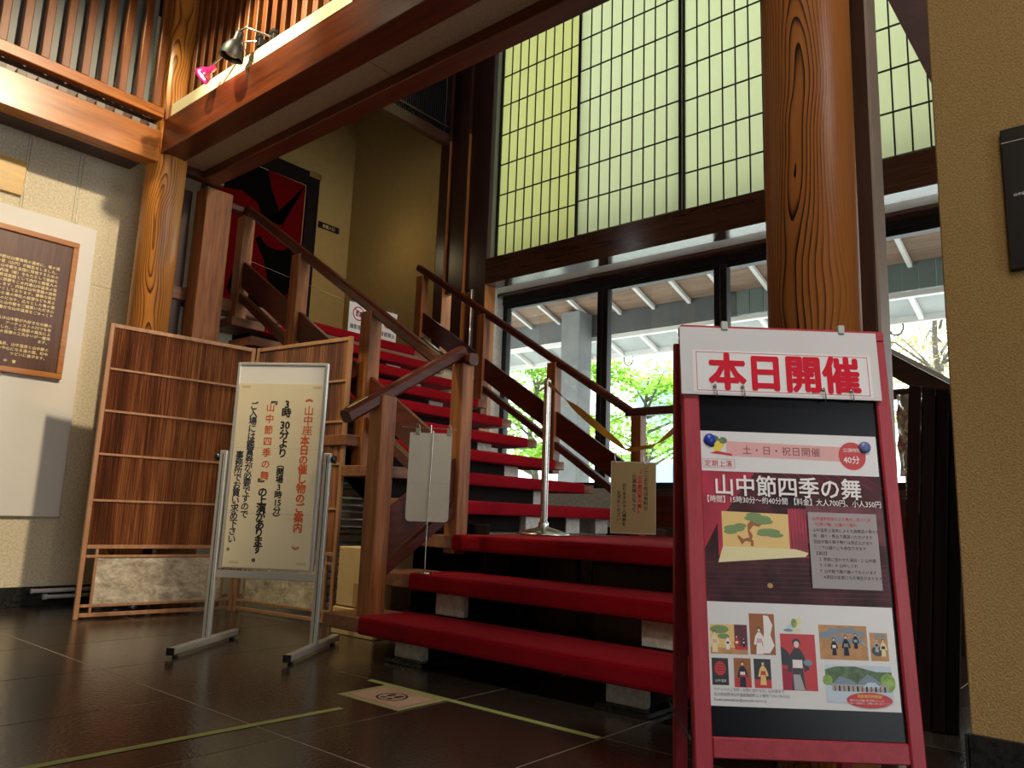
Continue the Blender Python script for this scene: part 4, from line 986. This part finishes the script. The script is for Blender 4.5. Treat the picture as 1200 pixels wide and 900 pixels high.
col_text(list('お求めください'), -0.064, 0.78, 0.020, black_ink, 0.95, 0.015, hs, 1, HO, hu, V((0,0,1)), hn)
# thin stand with a blank laminated sheet seen from behind on step 2
px, py = 2.625, 2.738
ms = thing('wire_stand', 'thin chrome wire stand on the second step carrying a blank sheet', 'stand', (px,py,0.366))
MB().tube([(px,py,0.366),(px+0.0,py+0.01,1.08)], 0.0035, 8).build('pole', chrome, ms)
MB().tube([V((px,py+0.01,1.068))+hu*(-0.145), V((px,py+0.01,1.062))+hu*0.125], 0.0022, 6).build('crossbar', chrome, ms)
MB().lathe((px,py,0.366), [(0.001,0),(0.035,0),(0.035,0.004),(0.004,0.008),(0.001,0.009)], 20).build('base', chrome, ms)
bs = thing('blank_sheet', 'blank laminated sheet hanging from the wire stand at the stair foot', 'sheet', (px,py,0.62))
sc_ = V((px,py,0))+hn*0.006
m = MB()
a0, a1, b0, b1, rr = -0.108, 0.100, 0.610, 1.040, 0.020
out = [(a0,b1),(a1,b1)] + [(a1-rr+rr*math.cos(t), b0+rr+rr*math.sin(t)) for t in [-(math.pi/2)*k/5 for k in range(6)]] + [(a0+rr-rr*math.sin(t), b0+rr-rr*math.cos(t)) for t in [(math.pi/2)*k/5 for k in range(6)]]
m.poly([sc_+hu*a+V((0,0,b)) for a, b in out], 0.0014, hn)
m.build('sheet', paper_dull, bs)
slab(sc_, hu, V((0,0,1)), hn, -0.107, 0.794, 0.099, 0.796, 0.0014, 0.0022).build('fold', flat('fold_line', (0.40,0.37,0.30)), bs)
MB().tube([sc_+hn*0.006+V((0,0,0.55)), sc_+hn*0.006+hu*0.006+V((0,0,1.05))], 0.0025, 8).build('front_wire', chrome, ms)
for a in (-0.068, 0.085):
    slab(sc_, hu, V((0,0,1)), hn, a-0.011, 1.030, a+0.011, 1.062, -0.004, 0.006).build('clip', chrome, bs, 'bulldog clip')
    MB().tube([sc_+hu*(a-0.008)+V((0,0,1.062)), sc_+hu*(a-0.004)+V((0,0,1.082))+hn*0.01, sc_+hu*(a+0.004)+V((0,0,1.082))+hn*0.01, sc_+hu*(a+0.008)+V((0,0,1.062))], 0.0018, 6).build('clip_handle', chrome, bs)
# no-photo signs at the stair head, hung on a cord between the top posts
tag(MB().tube([(2.99,5.45,2.60),(4.0,5.45,2.50),(5.0,5.45,2.56)], 0.0015, 5).build('cord', chrome), 'thin cord across the stair head carrying two white signs', 'cord')
def nophoto(x0, lab, txt):
    t = thing('prohibition_sign', lab, 'sign', (x0, 5.44, 2.2), 'white prohibition signs at the stair head')
    MB().box(x0, x0+0.215, 5.445, 5.449, 2.205, 2.50).build('sheet', paper_white, t)
    s = Sheet((x0,5.4445,0), (1,0,0), (0,0,1), (0,-1,0))
    s.ell(0.108,2.405,0.066,0.066,0,n=32); s.ell(0.108,2.405,0.054,0.054,1,n=32)
    s.rect(0.080,2.380,0.140,2.425,2); s.ell(0.110,2.402,0.016,0.016,1); s.rect(0.09,2.425,0.11,2.434,2)
    s.poly([(0.062,2.442),(0.070,2.450),(0.154,2.368),(0.146,2.360)],0)
    s.mb.build('pictogram', [flat('sign_red', (0.45,0.03,0.05)), paper_white, black_ink], t)
    letters('lettering', txt, 0.046, black_ink, (x0,5.4445,0), (1,0,0), (0,0,1), (0,-1,0), 0.1075, 2.262, t, 0.02, 1.0, 1, 0.0006, 'CENTER')
    for a in (0.05, 0.165):
        MB().tube([(x0+a,5.447,2.50),(x0+a,5.447,2.515)], 0.004, 6).build('clip', chrome, t)
nophoto(4.115, 'white no-photography sign at the stair head, left of the newel post', '撮影禁止')
nophoto(4.465, 'white no-recording sign at the stair head, right of the newel post', '録音禁止')

# ================================================================== UPPER CORRIDOR
dr = thing('painted_door', 'black framed door leaf painted with red and black comma swirls', 'door', (4.4, 7.35, 2.19))
DX0, DX1, DZ1 = 3.55, 4.965, 4.52
MB().box(DX0, DX1, 7.33, 7.37, 2.20, DZ1).build('leaf', flat('lacquer_black', (0.004,0.003,0.003), 0.9, spec=0.0), dr)
for b in ((DX0, DX1, DZ1-0.17, DZ1), (DX1-0.16, DX1, 2.20, DZ1-0.17), (DX0, DX0+0.16, 2.20, DZ1-0.17)):
    MB().box(b[0], b[1], 7.30, 7.33, b[2], b[3]).build('frame', flat('frame_lacquer', (0.007,0.004,0.004), 0.7, spec=0.15), dr)
s = Sheet((0,7.329,0), (1,0,0), (0,0,1), (0,-1,0))
ix0, ix1, iz0, iz1 = DX0+0.16, DX1-0.16, 2.20, DZ1-0.17
s.rect(ix1-0.012, iz0, ix1, iz1, 1); s.rect(ix0, iz1-0.012, ix1, iz1, 1)
def comma(cx, cz, r, a0, mi, sg=1):
    """tomoe comma: round head with a tail sweeping along an outer arc"""
    pts = []
    for i in range(19):
        t = a0+sg*math.pi*2*i/18*0.5; pts.append((cx+r*0.42*math.cos(t), cz+r*0.42*math.sin(t)))
    for i in range(25):
        t = a0+sg*(math.pi+math.pi*1.05*i/24); R_ = r*(0.42+0.58*i/24); pts.append((cx+R_*math.cos(t)*0.9, cz+R_*math.sin(t)))
    for i in range(25):
        t = a0+sg*(math.pi+math.pi*1.05*(1-i/24)); R_ = r*(0.42+0.58*(1-i/24))*(1.0+0.35*math.sin(math.pi*i/24)); pts.append((cx+R_*math.cos(t), cz+R_*math.sin(t)))
    s.poly(pts, mi)
s.poly([(4.30,4.35),(4.79,4.34),(4.79,3.50),(4.72,3.45),(4.62,3.62),(4.45,3.72),(4.28,3.66),(4.20,3.52),(4.34,3.60),(4.44,3.56),(4.50,3.72),(4.47,3.95),(4.36,4.15)], 0)
s.poly([(3.75,3.95),(4.02,4.00),(4.22,3.92),(4.30,3.70),(4.22,3.52),(4.35,3.30),(4.44,3.02),(4.34,2.98),(4.22,3.10),(4.10,3.15),(3.98,3.05),(3.95,2.90),(4.05,2.75),(4.2,2.6),(4.4,2.4),(4.79,2.2),(3.75,2.2)], 0)
s.ell(4.24,2.98,0.16,0.13,2,n=24); s.ell(4.47,3.62,0.20,0.15,0,n=24)
s.poly([(4.55,3.4),(4.79,3.45),(4.79,2.4),(4.62,2.55),(4.5,2.8),(4.45,3.1)], 2)
s.poly([(4.60,2.95),(4.79,3.1),(4.79,2.45),(4.66,2.6)], 0)
s.mb.build('painting', [flat('painted_red', (0.100,0.002,0.003), 0.9, spec=0.02), flat('gold_line', (0.30,0.18,0.08), 0.5), flat('painted_black', (0.004,0.003,0.003), 0.9, spec=0.0)], dr)
MB().box(DX1-0.15, DX1+0.01, 7.29, 7.335, DZ1-0.06, DZ1+0.01).build('corner_fitting', gold, dr, 'gold corner fitting')
pl_ = thing('door_plate', 'small black name plate on the ochre wall beside the painted door', 'plate', (5.18, 7.37, 3.9))
MB().box(5.035, 5.335, 7.365, 7.379, 3.925, 4.00).build('plate', blackp, pl_)
letters('lettering', '楽屋入口', 0.045, gold_ink, (0,7.365,0), (1,0,0), (0,0,1), (0,-1,0), 5.09, 3.943, pl_, 0, 1, 1, 0.0005)

# ================================================================== CLIP LAMPS ON THE LEDGE
def shade_lamp(name, loc, axis, r, h, mat, label, arm, clamp, glow=None):
    t = thing(name, label, 'lamp', loc); ax = V(axis).normalized(); L = V(loc)
    MB().lathe(L, [(r,0),(r*0.98,h*0.15),(r*0.86,h*0.45),(r*0.62,h*0.72),(r*0.36,h*0.86),(r*0.34,h*1.25),(r*0.30,h*1.32),(0.001,h*1.33),
                   (0.001,h*0.80),(r*0.55,h*0.68),(r*0.80,h*0.42),(r*0.93,h*0.14),(r*0.95,0),(r,0)], 28, axis=tuple(-ax)).build('shade', mat, t)
    b = MB().lathe(L-ax*h*0.12, [(0.001,0),(r*0.5,h*0.02),(r*0.62,h*0.2),(r*0.3,h*0.5),(0.001,h*0.6)], 16, axis=tuple(-ax))
    b.build('bulb', glow or paper_grey, t)
    MB().tube([V(p) for p in arm], 0.006, 8).build('arm', chrome, t)
    MB().obox(V(clamp), V((1,0,0)), V((0,1,0)), V((0,0,1)), 0.05, 0.035, 0.06).obox(V(clamp)+V((-0.01,0.01,0.045)), V((1,0,0)), V((0,1,0)), V((0,0,1)), 0.03, 0.05, 0.025).build('clamp', black, t)
    return t
shade_lamp('clip_lamp', (2.02, 4.315, 3.235), (-0.55,0.35,-0.75), 0.052, 0.085, pink, 'small pink clip lamp on the pale ledge, switched on', [(2.055,4.265,3.315),(2.085,4.12,3.37),(2.12,4.0,3.40),(2.17,3.93,3.40)], (2.18,3.93,3.39), emit('bulb_glow', (1.0,0.96,0.92), 14))
shade_lamp('clip_lamp', (2.03, 3.99, 3.245), (-0.12,0.25,-0.95), 0.072, 0.125, flat('black_enamel', (0.006,0.006,0.007), 0.45, spec=0.3), 'larger black clip lamp on the pale ledge', [(2.045,3.955,3.405),(2.06,3.90,3.42),(2.10,3.84,3.39),(2.15,3.78,3.36)], (2.17,3.76,3.345))
tag(MB().tube([(2.05,3.93,3.40),(2.07,3.92,3.30),(2.105,3.89,3.23),(2.115,3.86,3.20)], 0.0025, 6).build('lamp_cord', blackp), 'thin black cord hanging from the black clip lamp', 'cord')
lamp('clip_lamp_light', 'SPOT', (2.013, 4.32, 3.215), (1.98, 4.34, 3.0), 2.0, (1.0,0.9,0.8), 0.03, 120)
lamp('black_lamp_light', 'SPOT', (2.03, 3.99, 3.262), (2.14, 4.12, 3.00), 9.0, (1.0,0.80,0.50), 0.03, 130)
for y_, e_ in ((4.7, 80), (3.3, 170)): lamp('ledge_fill_spot', 'SPOT', (1.35, y_, 4.3), (2.14, y_, 3.27), e_, (1.0,0.88,0.50), 0.03, 50, 0.8)  # spots added out of view to brighten the ledge ends
lamp('ledge_fill_spot', 'SPOT', (1.35, 4.0, 4.3), (2.14, 3.95, 3.27), 330, (1.0,0.90,0.55), 0.03, 58, 0.7)  # stronger added spot for the middle of the ledge

# ================================================================== STORED THINGS
def carton(x0, x1, y0, y1, z0, z1, label, opened=False):
    t = thing('cardboard_box', label, 'box', (x0, y0, z0), 'cardboard boxes stacked beside the stairs')
    MB().box(x0, x1, y0, y1, z0, z1).build('body', card, t)
    MB().box((x0+x1)/2-0.022+0.0, (x0+x1)/2+0.022, y0-0.0012, y0, z0+0.005, z0+(z1-z0)*0.40).build('tape', tape_b, t, 'brown parcel tape')
    MB().box(x0-0.0012, x0, (y0+y1)/2-0.022, (y0+y1)/2+0.022, z0+0.005, z0+(z1-z0)*0.40).build('tape', tape_b, t, 'brown parcel tape')
    if opened:
        MB().obox(V(((x0+x1)/2, y0-0.02, z1+0.018)), V((1,0,0)), V((0,0.8,-0.4)).normalized(), V((0,0.4,0.8)).normalized(), x1-x0-0.01, 0.10, 0.003).build('flap', card, t)
        MB().obox(V((x1+0.02, (y0+y1)/2, z1+0.02)), V((0,1,0)), V((0.8,0,0.5)).normalized(), V((-0.5,0,0.8)).normalized(), y1-y0-0.01, 0.12, 0.003).build('flap', card, t)
carton(2.70, 2.95, 3.17, 3.50, 0.145, 0.455, 'upper open cardboard box beside the lower newel post', True)
carton(2.68, 2.95, 3.15, 3.50, 0.0, 0.138, 'flat lower cardboard box under the open cardboard box')
tray_w = flat('tray_white', (0.90,0.89,0.86), 0.5)
# pile of pale boards / folded trays behind the stairs
for k in range(22):
    x0 = 3.14+random.uniform(-0.012, 0.012); z = 0.03+k*0.0475
    gm = [tray_w, paper_white, tray_w][k % 3]
    o = MB().box(x0, x0+0.44, 3.98, 4.38, z, z+0.030 if k % 3 else z+0.038).build('folded_tray', gm)
    tag(o, 'lowest pale tray of the tall stack behind the lower newel post' if k == 0 else 'topmost pale tray of the tall stack behind the lower newel post' if k == 21 else 'pale flat tray inside the tall stack behind the lower newel post', 'tray', 'pale trays stacked under the stairs')
# wicker basket and white frame visible between treads at the right
bk = thing('wicker_basket', 'brown wicker basket standing under the right end of the stairs', 'basket', (5.15, 2.75, 0.55))
MB().lathe((5.2,3.12,0.60), [(0.001,0),(0.11,0),(0.14,0.16),(0.15,0.24),(0.135,0.24),(0.125,0.16),(0.10,0.02),(0.001,0.02)], 24).build('body', wood('wicker', (0.16,0.07,0.03), (0.40,0.20,0.09), 'x', 0.7, 4), bk)
for k in range(8):
    z = 0.62+k*0.027; r = 0.112+0.038*k/7
    MB().tube([(5.2+r*math.cos(2*math.pi*i/24), 3.12+r*math.sin(2*math.pi*i/24), z) for i in range(25)], 0.006, 6).build('hoop', wood('wicker_hoop%d' % k, (0.10,0.04,0.02), (0.25,0.12,0.05), 'x', 0.7, 4), bk)
tag(MB().box(5.05, 5.35, 2.95, 3.30, 0.0, 0.598).build('low_stand', dark_z), 'dark low stand carrying the wicker basket', 'stand')
# leaning dark folded panels beside the right wall
for k in range(4):
    sd = V((0.975,0.222,0)).normalized(); pn = V((0.222,-0.975,0)).normalized()
    b0 = V((3.20, 0.775, 0))+pn*0.043*k; top = V((3.20, 0.700, 1.16-0.008*k))+pn*0.043*k
    ax = (top-b0).normalized(); nn2 = ax.cross(sd).normalized()
    o = MB().obox((b0+top)/2, sd, ax, nn2, 0.50, (top-b0).length-0.002, 0.040).build('leaning_board', flat('dark_board%d' % k, (0.022-0.003*k,0.010,0.010), 0.8, spec=0.1))
    tag(o, ['leftmost dark folded panel leaning behind the red sign stand', 'second dark folded panel from the left leaning by the tan wall', 'third dark folded panel from the left leaning by the tan wall', 'dark folded panel nearest the tan wall'][k], 'panel', 'dark folded panels leaning by the tan wall')
# crumpled plastic sheet and ribbed card hanging near the parapet
m = MB(); nx_, nz_ = 14, 26; P = []
for j in range(nz_+1):
    for i in range(nx_+1):
        a = i/nx_; b = j/nz_
        q = V((4.25, 1.02-0.20*a, 1.34-0.42*b))
        d = noise.noise(V((a*5, b*6, 1.7)))*0.05+noise.noise(V((a*13, b*9, 4.2)))*0.02
        P.append(q+V((d, d*0.5, 0)))
F = [[j*(nx_+1)+i, j*(nx_+1)+i+1, (j+1)*(nx_+1)+i+1, (j+1)*(nx_+1)+i] for j in range(nz_) for i in range(nx_)]
m.add(P, F, 0, True)
tag(m.build('plastic_sheet', flat('silvery_plastic', (0.55,0.56,0.55), 0.18, 0.6)), 'crumpled silvery plastic sheet hanging right of the red sign stand', 'sheet')
rb = thing('ribbed_card', 'grey ribbed card hanging under the crumpled plastic sheet', 'card', (4.2, 0.9, 0.8))
MB().obox(V((4.2,0.90,0.83)), V((0.2,-0.98,0)).normalized(), V((0,0,1)), V((0.98,0.2,0)).normalized(), 0.16, 0.20, 0.004).build('card', concrete, rb)
for k in range(9):
    MB().obox(V((4.196,0.90,0.745+k*0.021)), V((0.2,-0.98,0)).normalized(), V((0,0,1)), V((0.98,0.2,0)).normalized(), 0.16, 0.007, 0.012).build('rib', paper_dull, rb)

# ================================================================== OUTSIDE
soff = wood('soffit_boards', (0.14,0.085,0.055), (0.33,0.21,0.14), 'y', 0.7, 0.35)
pale = flat('pale_painted_wood', (0.66,0.64,0.60), 0.6)
grn = flat('grey_green_metal', (0.15,0.19,0.175), 0.5)
eave = thing('canopy_roof', 'canopy roof outside the windows with boarded soffit and pale rafters', 'roof', (8.5, 3, 3.4))
def slope_board(x0, x1, z0, z1, ya, yb, th):
    P = [V((x0,ya,z0)),V((x1,ya,z1)),V((x1,yb,z1)),V((x0,yb,z0)),V((x0,ya,z0+th)),V((x1,ya,z1+th)),V((x1,yb,z1+th)),V((x0,yb,z0+th))]
    return MB().add(P, [[3,2,1,0],[4,5,6,7],[0,1,5,4],[1,2,6,5],[2,3,7,6],[3,0,4,7]])
for k in range(5):
    xa = 7.5+k*0.202; xb = xa+0.198
    slope_board(xa, xb, 3.42+0.3*(8.5-xa), 3.42+0.3*(8.5-xb), -3, 10, 0.02).build('soffit_board', soff, eave)
slope_board(7.4, 8.6, 3.46+0.33, 3.46-0.03, -3, 10, 0.05).build('roof_deck', dark_y, eave)
for k in range(24):
    y = -2.2+k*0.505
    slope_board(7.45, 8.5, 3.36+0.315, 3.36, y-0.022, y+0.022, 0.05).build('rafter', pale, eave)
bmg = MB().box(8.5, 8.62, 3.75, 10, 3.12, 3.42).build('fascia_beam', flat('grey_beam', (0.085,0.09,0.09), 0.6, 0, 0.15, 3), eave)
for k in range(36):
    y = 3.75-(k+1)*0.165
    MB().box(8.5, 8.53, y, y+0.160, 3.12, 3.42).build('cladding_panel', grn, eave)
MB().box(8.52, 8.60, -3, 10, 3.055, 3.115).build('gutter', white_sheet, eave)
eave2 = thing('second_canopy', 'lower grey canopy roof beyond the gutter outside', 'roof', (11, 3, 3.5))
slope_board(9.2, 11.0, 3.49+0.54, 3.49, -4, 13, 0.03).build('soffit', flat('grey_soffit', (0.36,0.37,0.36), 0.7, 0, 0.15, 2), eave2)
for k in range(24):
    y = -3+k*0.66
    slope_board(9.2, 11.0, 3.42+0.54, 3.42, y-0.03, y+0.03, 0.06).build('rafter', pale, eave2)
MB().box(11.0, 11.06, -4, 13, 3.40, 3.56).build('edge_board', pale, eave2)
tag(MB().box(8.2, 8.5, 5.83, 6.13, -0.02, 3.42).build('concrete_pillar', concrete), 'grey square concrete pillar outside the left window', 'pillar')
for k in range(5):
    y = 3.6+k*1.05-1.0
    pts = [V((11.03, y+0.09*math.cos(t), 3.36+0.11*math.sin(t))) for t in [math.pi*2*i/14 for i in range(15)]]
    tag(MB().tube(pts, 0.012, 6).build('hanging_ring', blackp), 'dark ring hanging below the lower canopy edge', 'ring', 'dark rings below the canopy edge')
# buildings beyond
lb = thing('building', 'light blue building beyond the trees', 'building', (22, 9.2, 0))
MB().box(20, 26, 9.9, 12.0, 0, 9).build('wall', flat('pale_blue_wall', (0.50,0.68,0.80), 0.7, 0, 0.06, 0.8), lb)
for k in range(3): 
    f_ = MB().box(19.95, 20, 10.8, 12.0, 0.9+k*2.6, 2.3+k*2.6).build('window', flat('blue_glass%d' % k, (0.30,0.45,0.62), 0.2), lb)
MB().box(19.9, 20.0, 10.5, 11.2, 0.3, 1.4).build('banner', flat('red_banner', (0.75,0.20,0.16), 0.6), lb)
wb = thing('building', 'white low building far outside the left window', 'building', (24, 18, 0))
MB().box(28, 34, 14.5, 30, 0, 3.2).build('wall', flat('bright_wall', (0.85,0.87,0.87), 0.7), wb)
MB().box(27.8, 34.2, 14.3, 30.2, 3.2, 3.4).build('roof', concrete, wb)
# trees
def tree(x, y, h, spread, n, mat, label, sd, lowz, lsz=0.10):
    rnd = random.Random(sd); t = thing('tree', label, 'tree', (x, y, 0))
    br = MB(); tips = []
    br.tube([(x,y,-0.1),(x+0.1,y,h*0.3),(x-0.05,y+0.1,h*0.55),(x+0.05,y,h*0.85)], [0.11,0.08,0.055,0.02], 8)
    for k in range(22):
        a = rnd.uniform(0, 2*math.pi); z = rnd.uniform(lowz*0.7, h*0.8); L = spread*rnd.uniform(0.5, 1.0)
        p0 = V((x,y,z)); p1 = p0+V((math.cos(a)*L*0.5, math.sin(a)*L*0.5, L*0.22)); p2 = p0+V((math.cos(a)*L, math.sin(a)*L, L*0.25+rnd.uniform(-0.2,0.3)))
        br.tube([p0,p1,p2], [0.035,0.02,0.007], 5); tips += [p1.lerp(p2, q) for q in (0, 0.35, 0.7, 1.0)]
    br.build('trunk', bark, t)
    lm = MB()
    for k in range(n):
        c = rnd.choice(tips)+V((rnd.gauss(0,0.28), rnd.gauss(0,0.28), rnd.gauss(0,0.10)))
        s_ = lsz*rnd.uniform(0.6, 1.2); a = V((rnd.uniform(-1,1), rnd.uniform(-1,1), rnd.uniform(-0.35,0.35))).normalized(); b = a.cross(V((rnd.uniform(-0.5,0.5), rnd.uniform(-0.5,0.5), 1))).normalized()
        lm.add([c-a*s_*0.6, c-b*s_*0.32+a*s_*0.05, c+a*s_*0.6, c+b*s_*0.32+a*s_*0.05], [[0,1,2,3]])
    lm.build('foliage', mat, t, kind='stuff')
    return t
tree(12.8, 10.2, 4.4, 1.7, 6500, leaf_g, 'bright green leafy tree outside the left window', 3, 2.1, 0.14)
tree(14.4, 8.4, 4.4, 1.6, 4200, leaf_g, 'bright green tree outside beside the light blue building', 5, 2.3, 0.13)
tree(17.0, 3.2, 8.0, 3.0, 6500, leaf_y, 'sparse tree with ochre and green leaves outside at the right', 9, 2.8, 0.09)
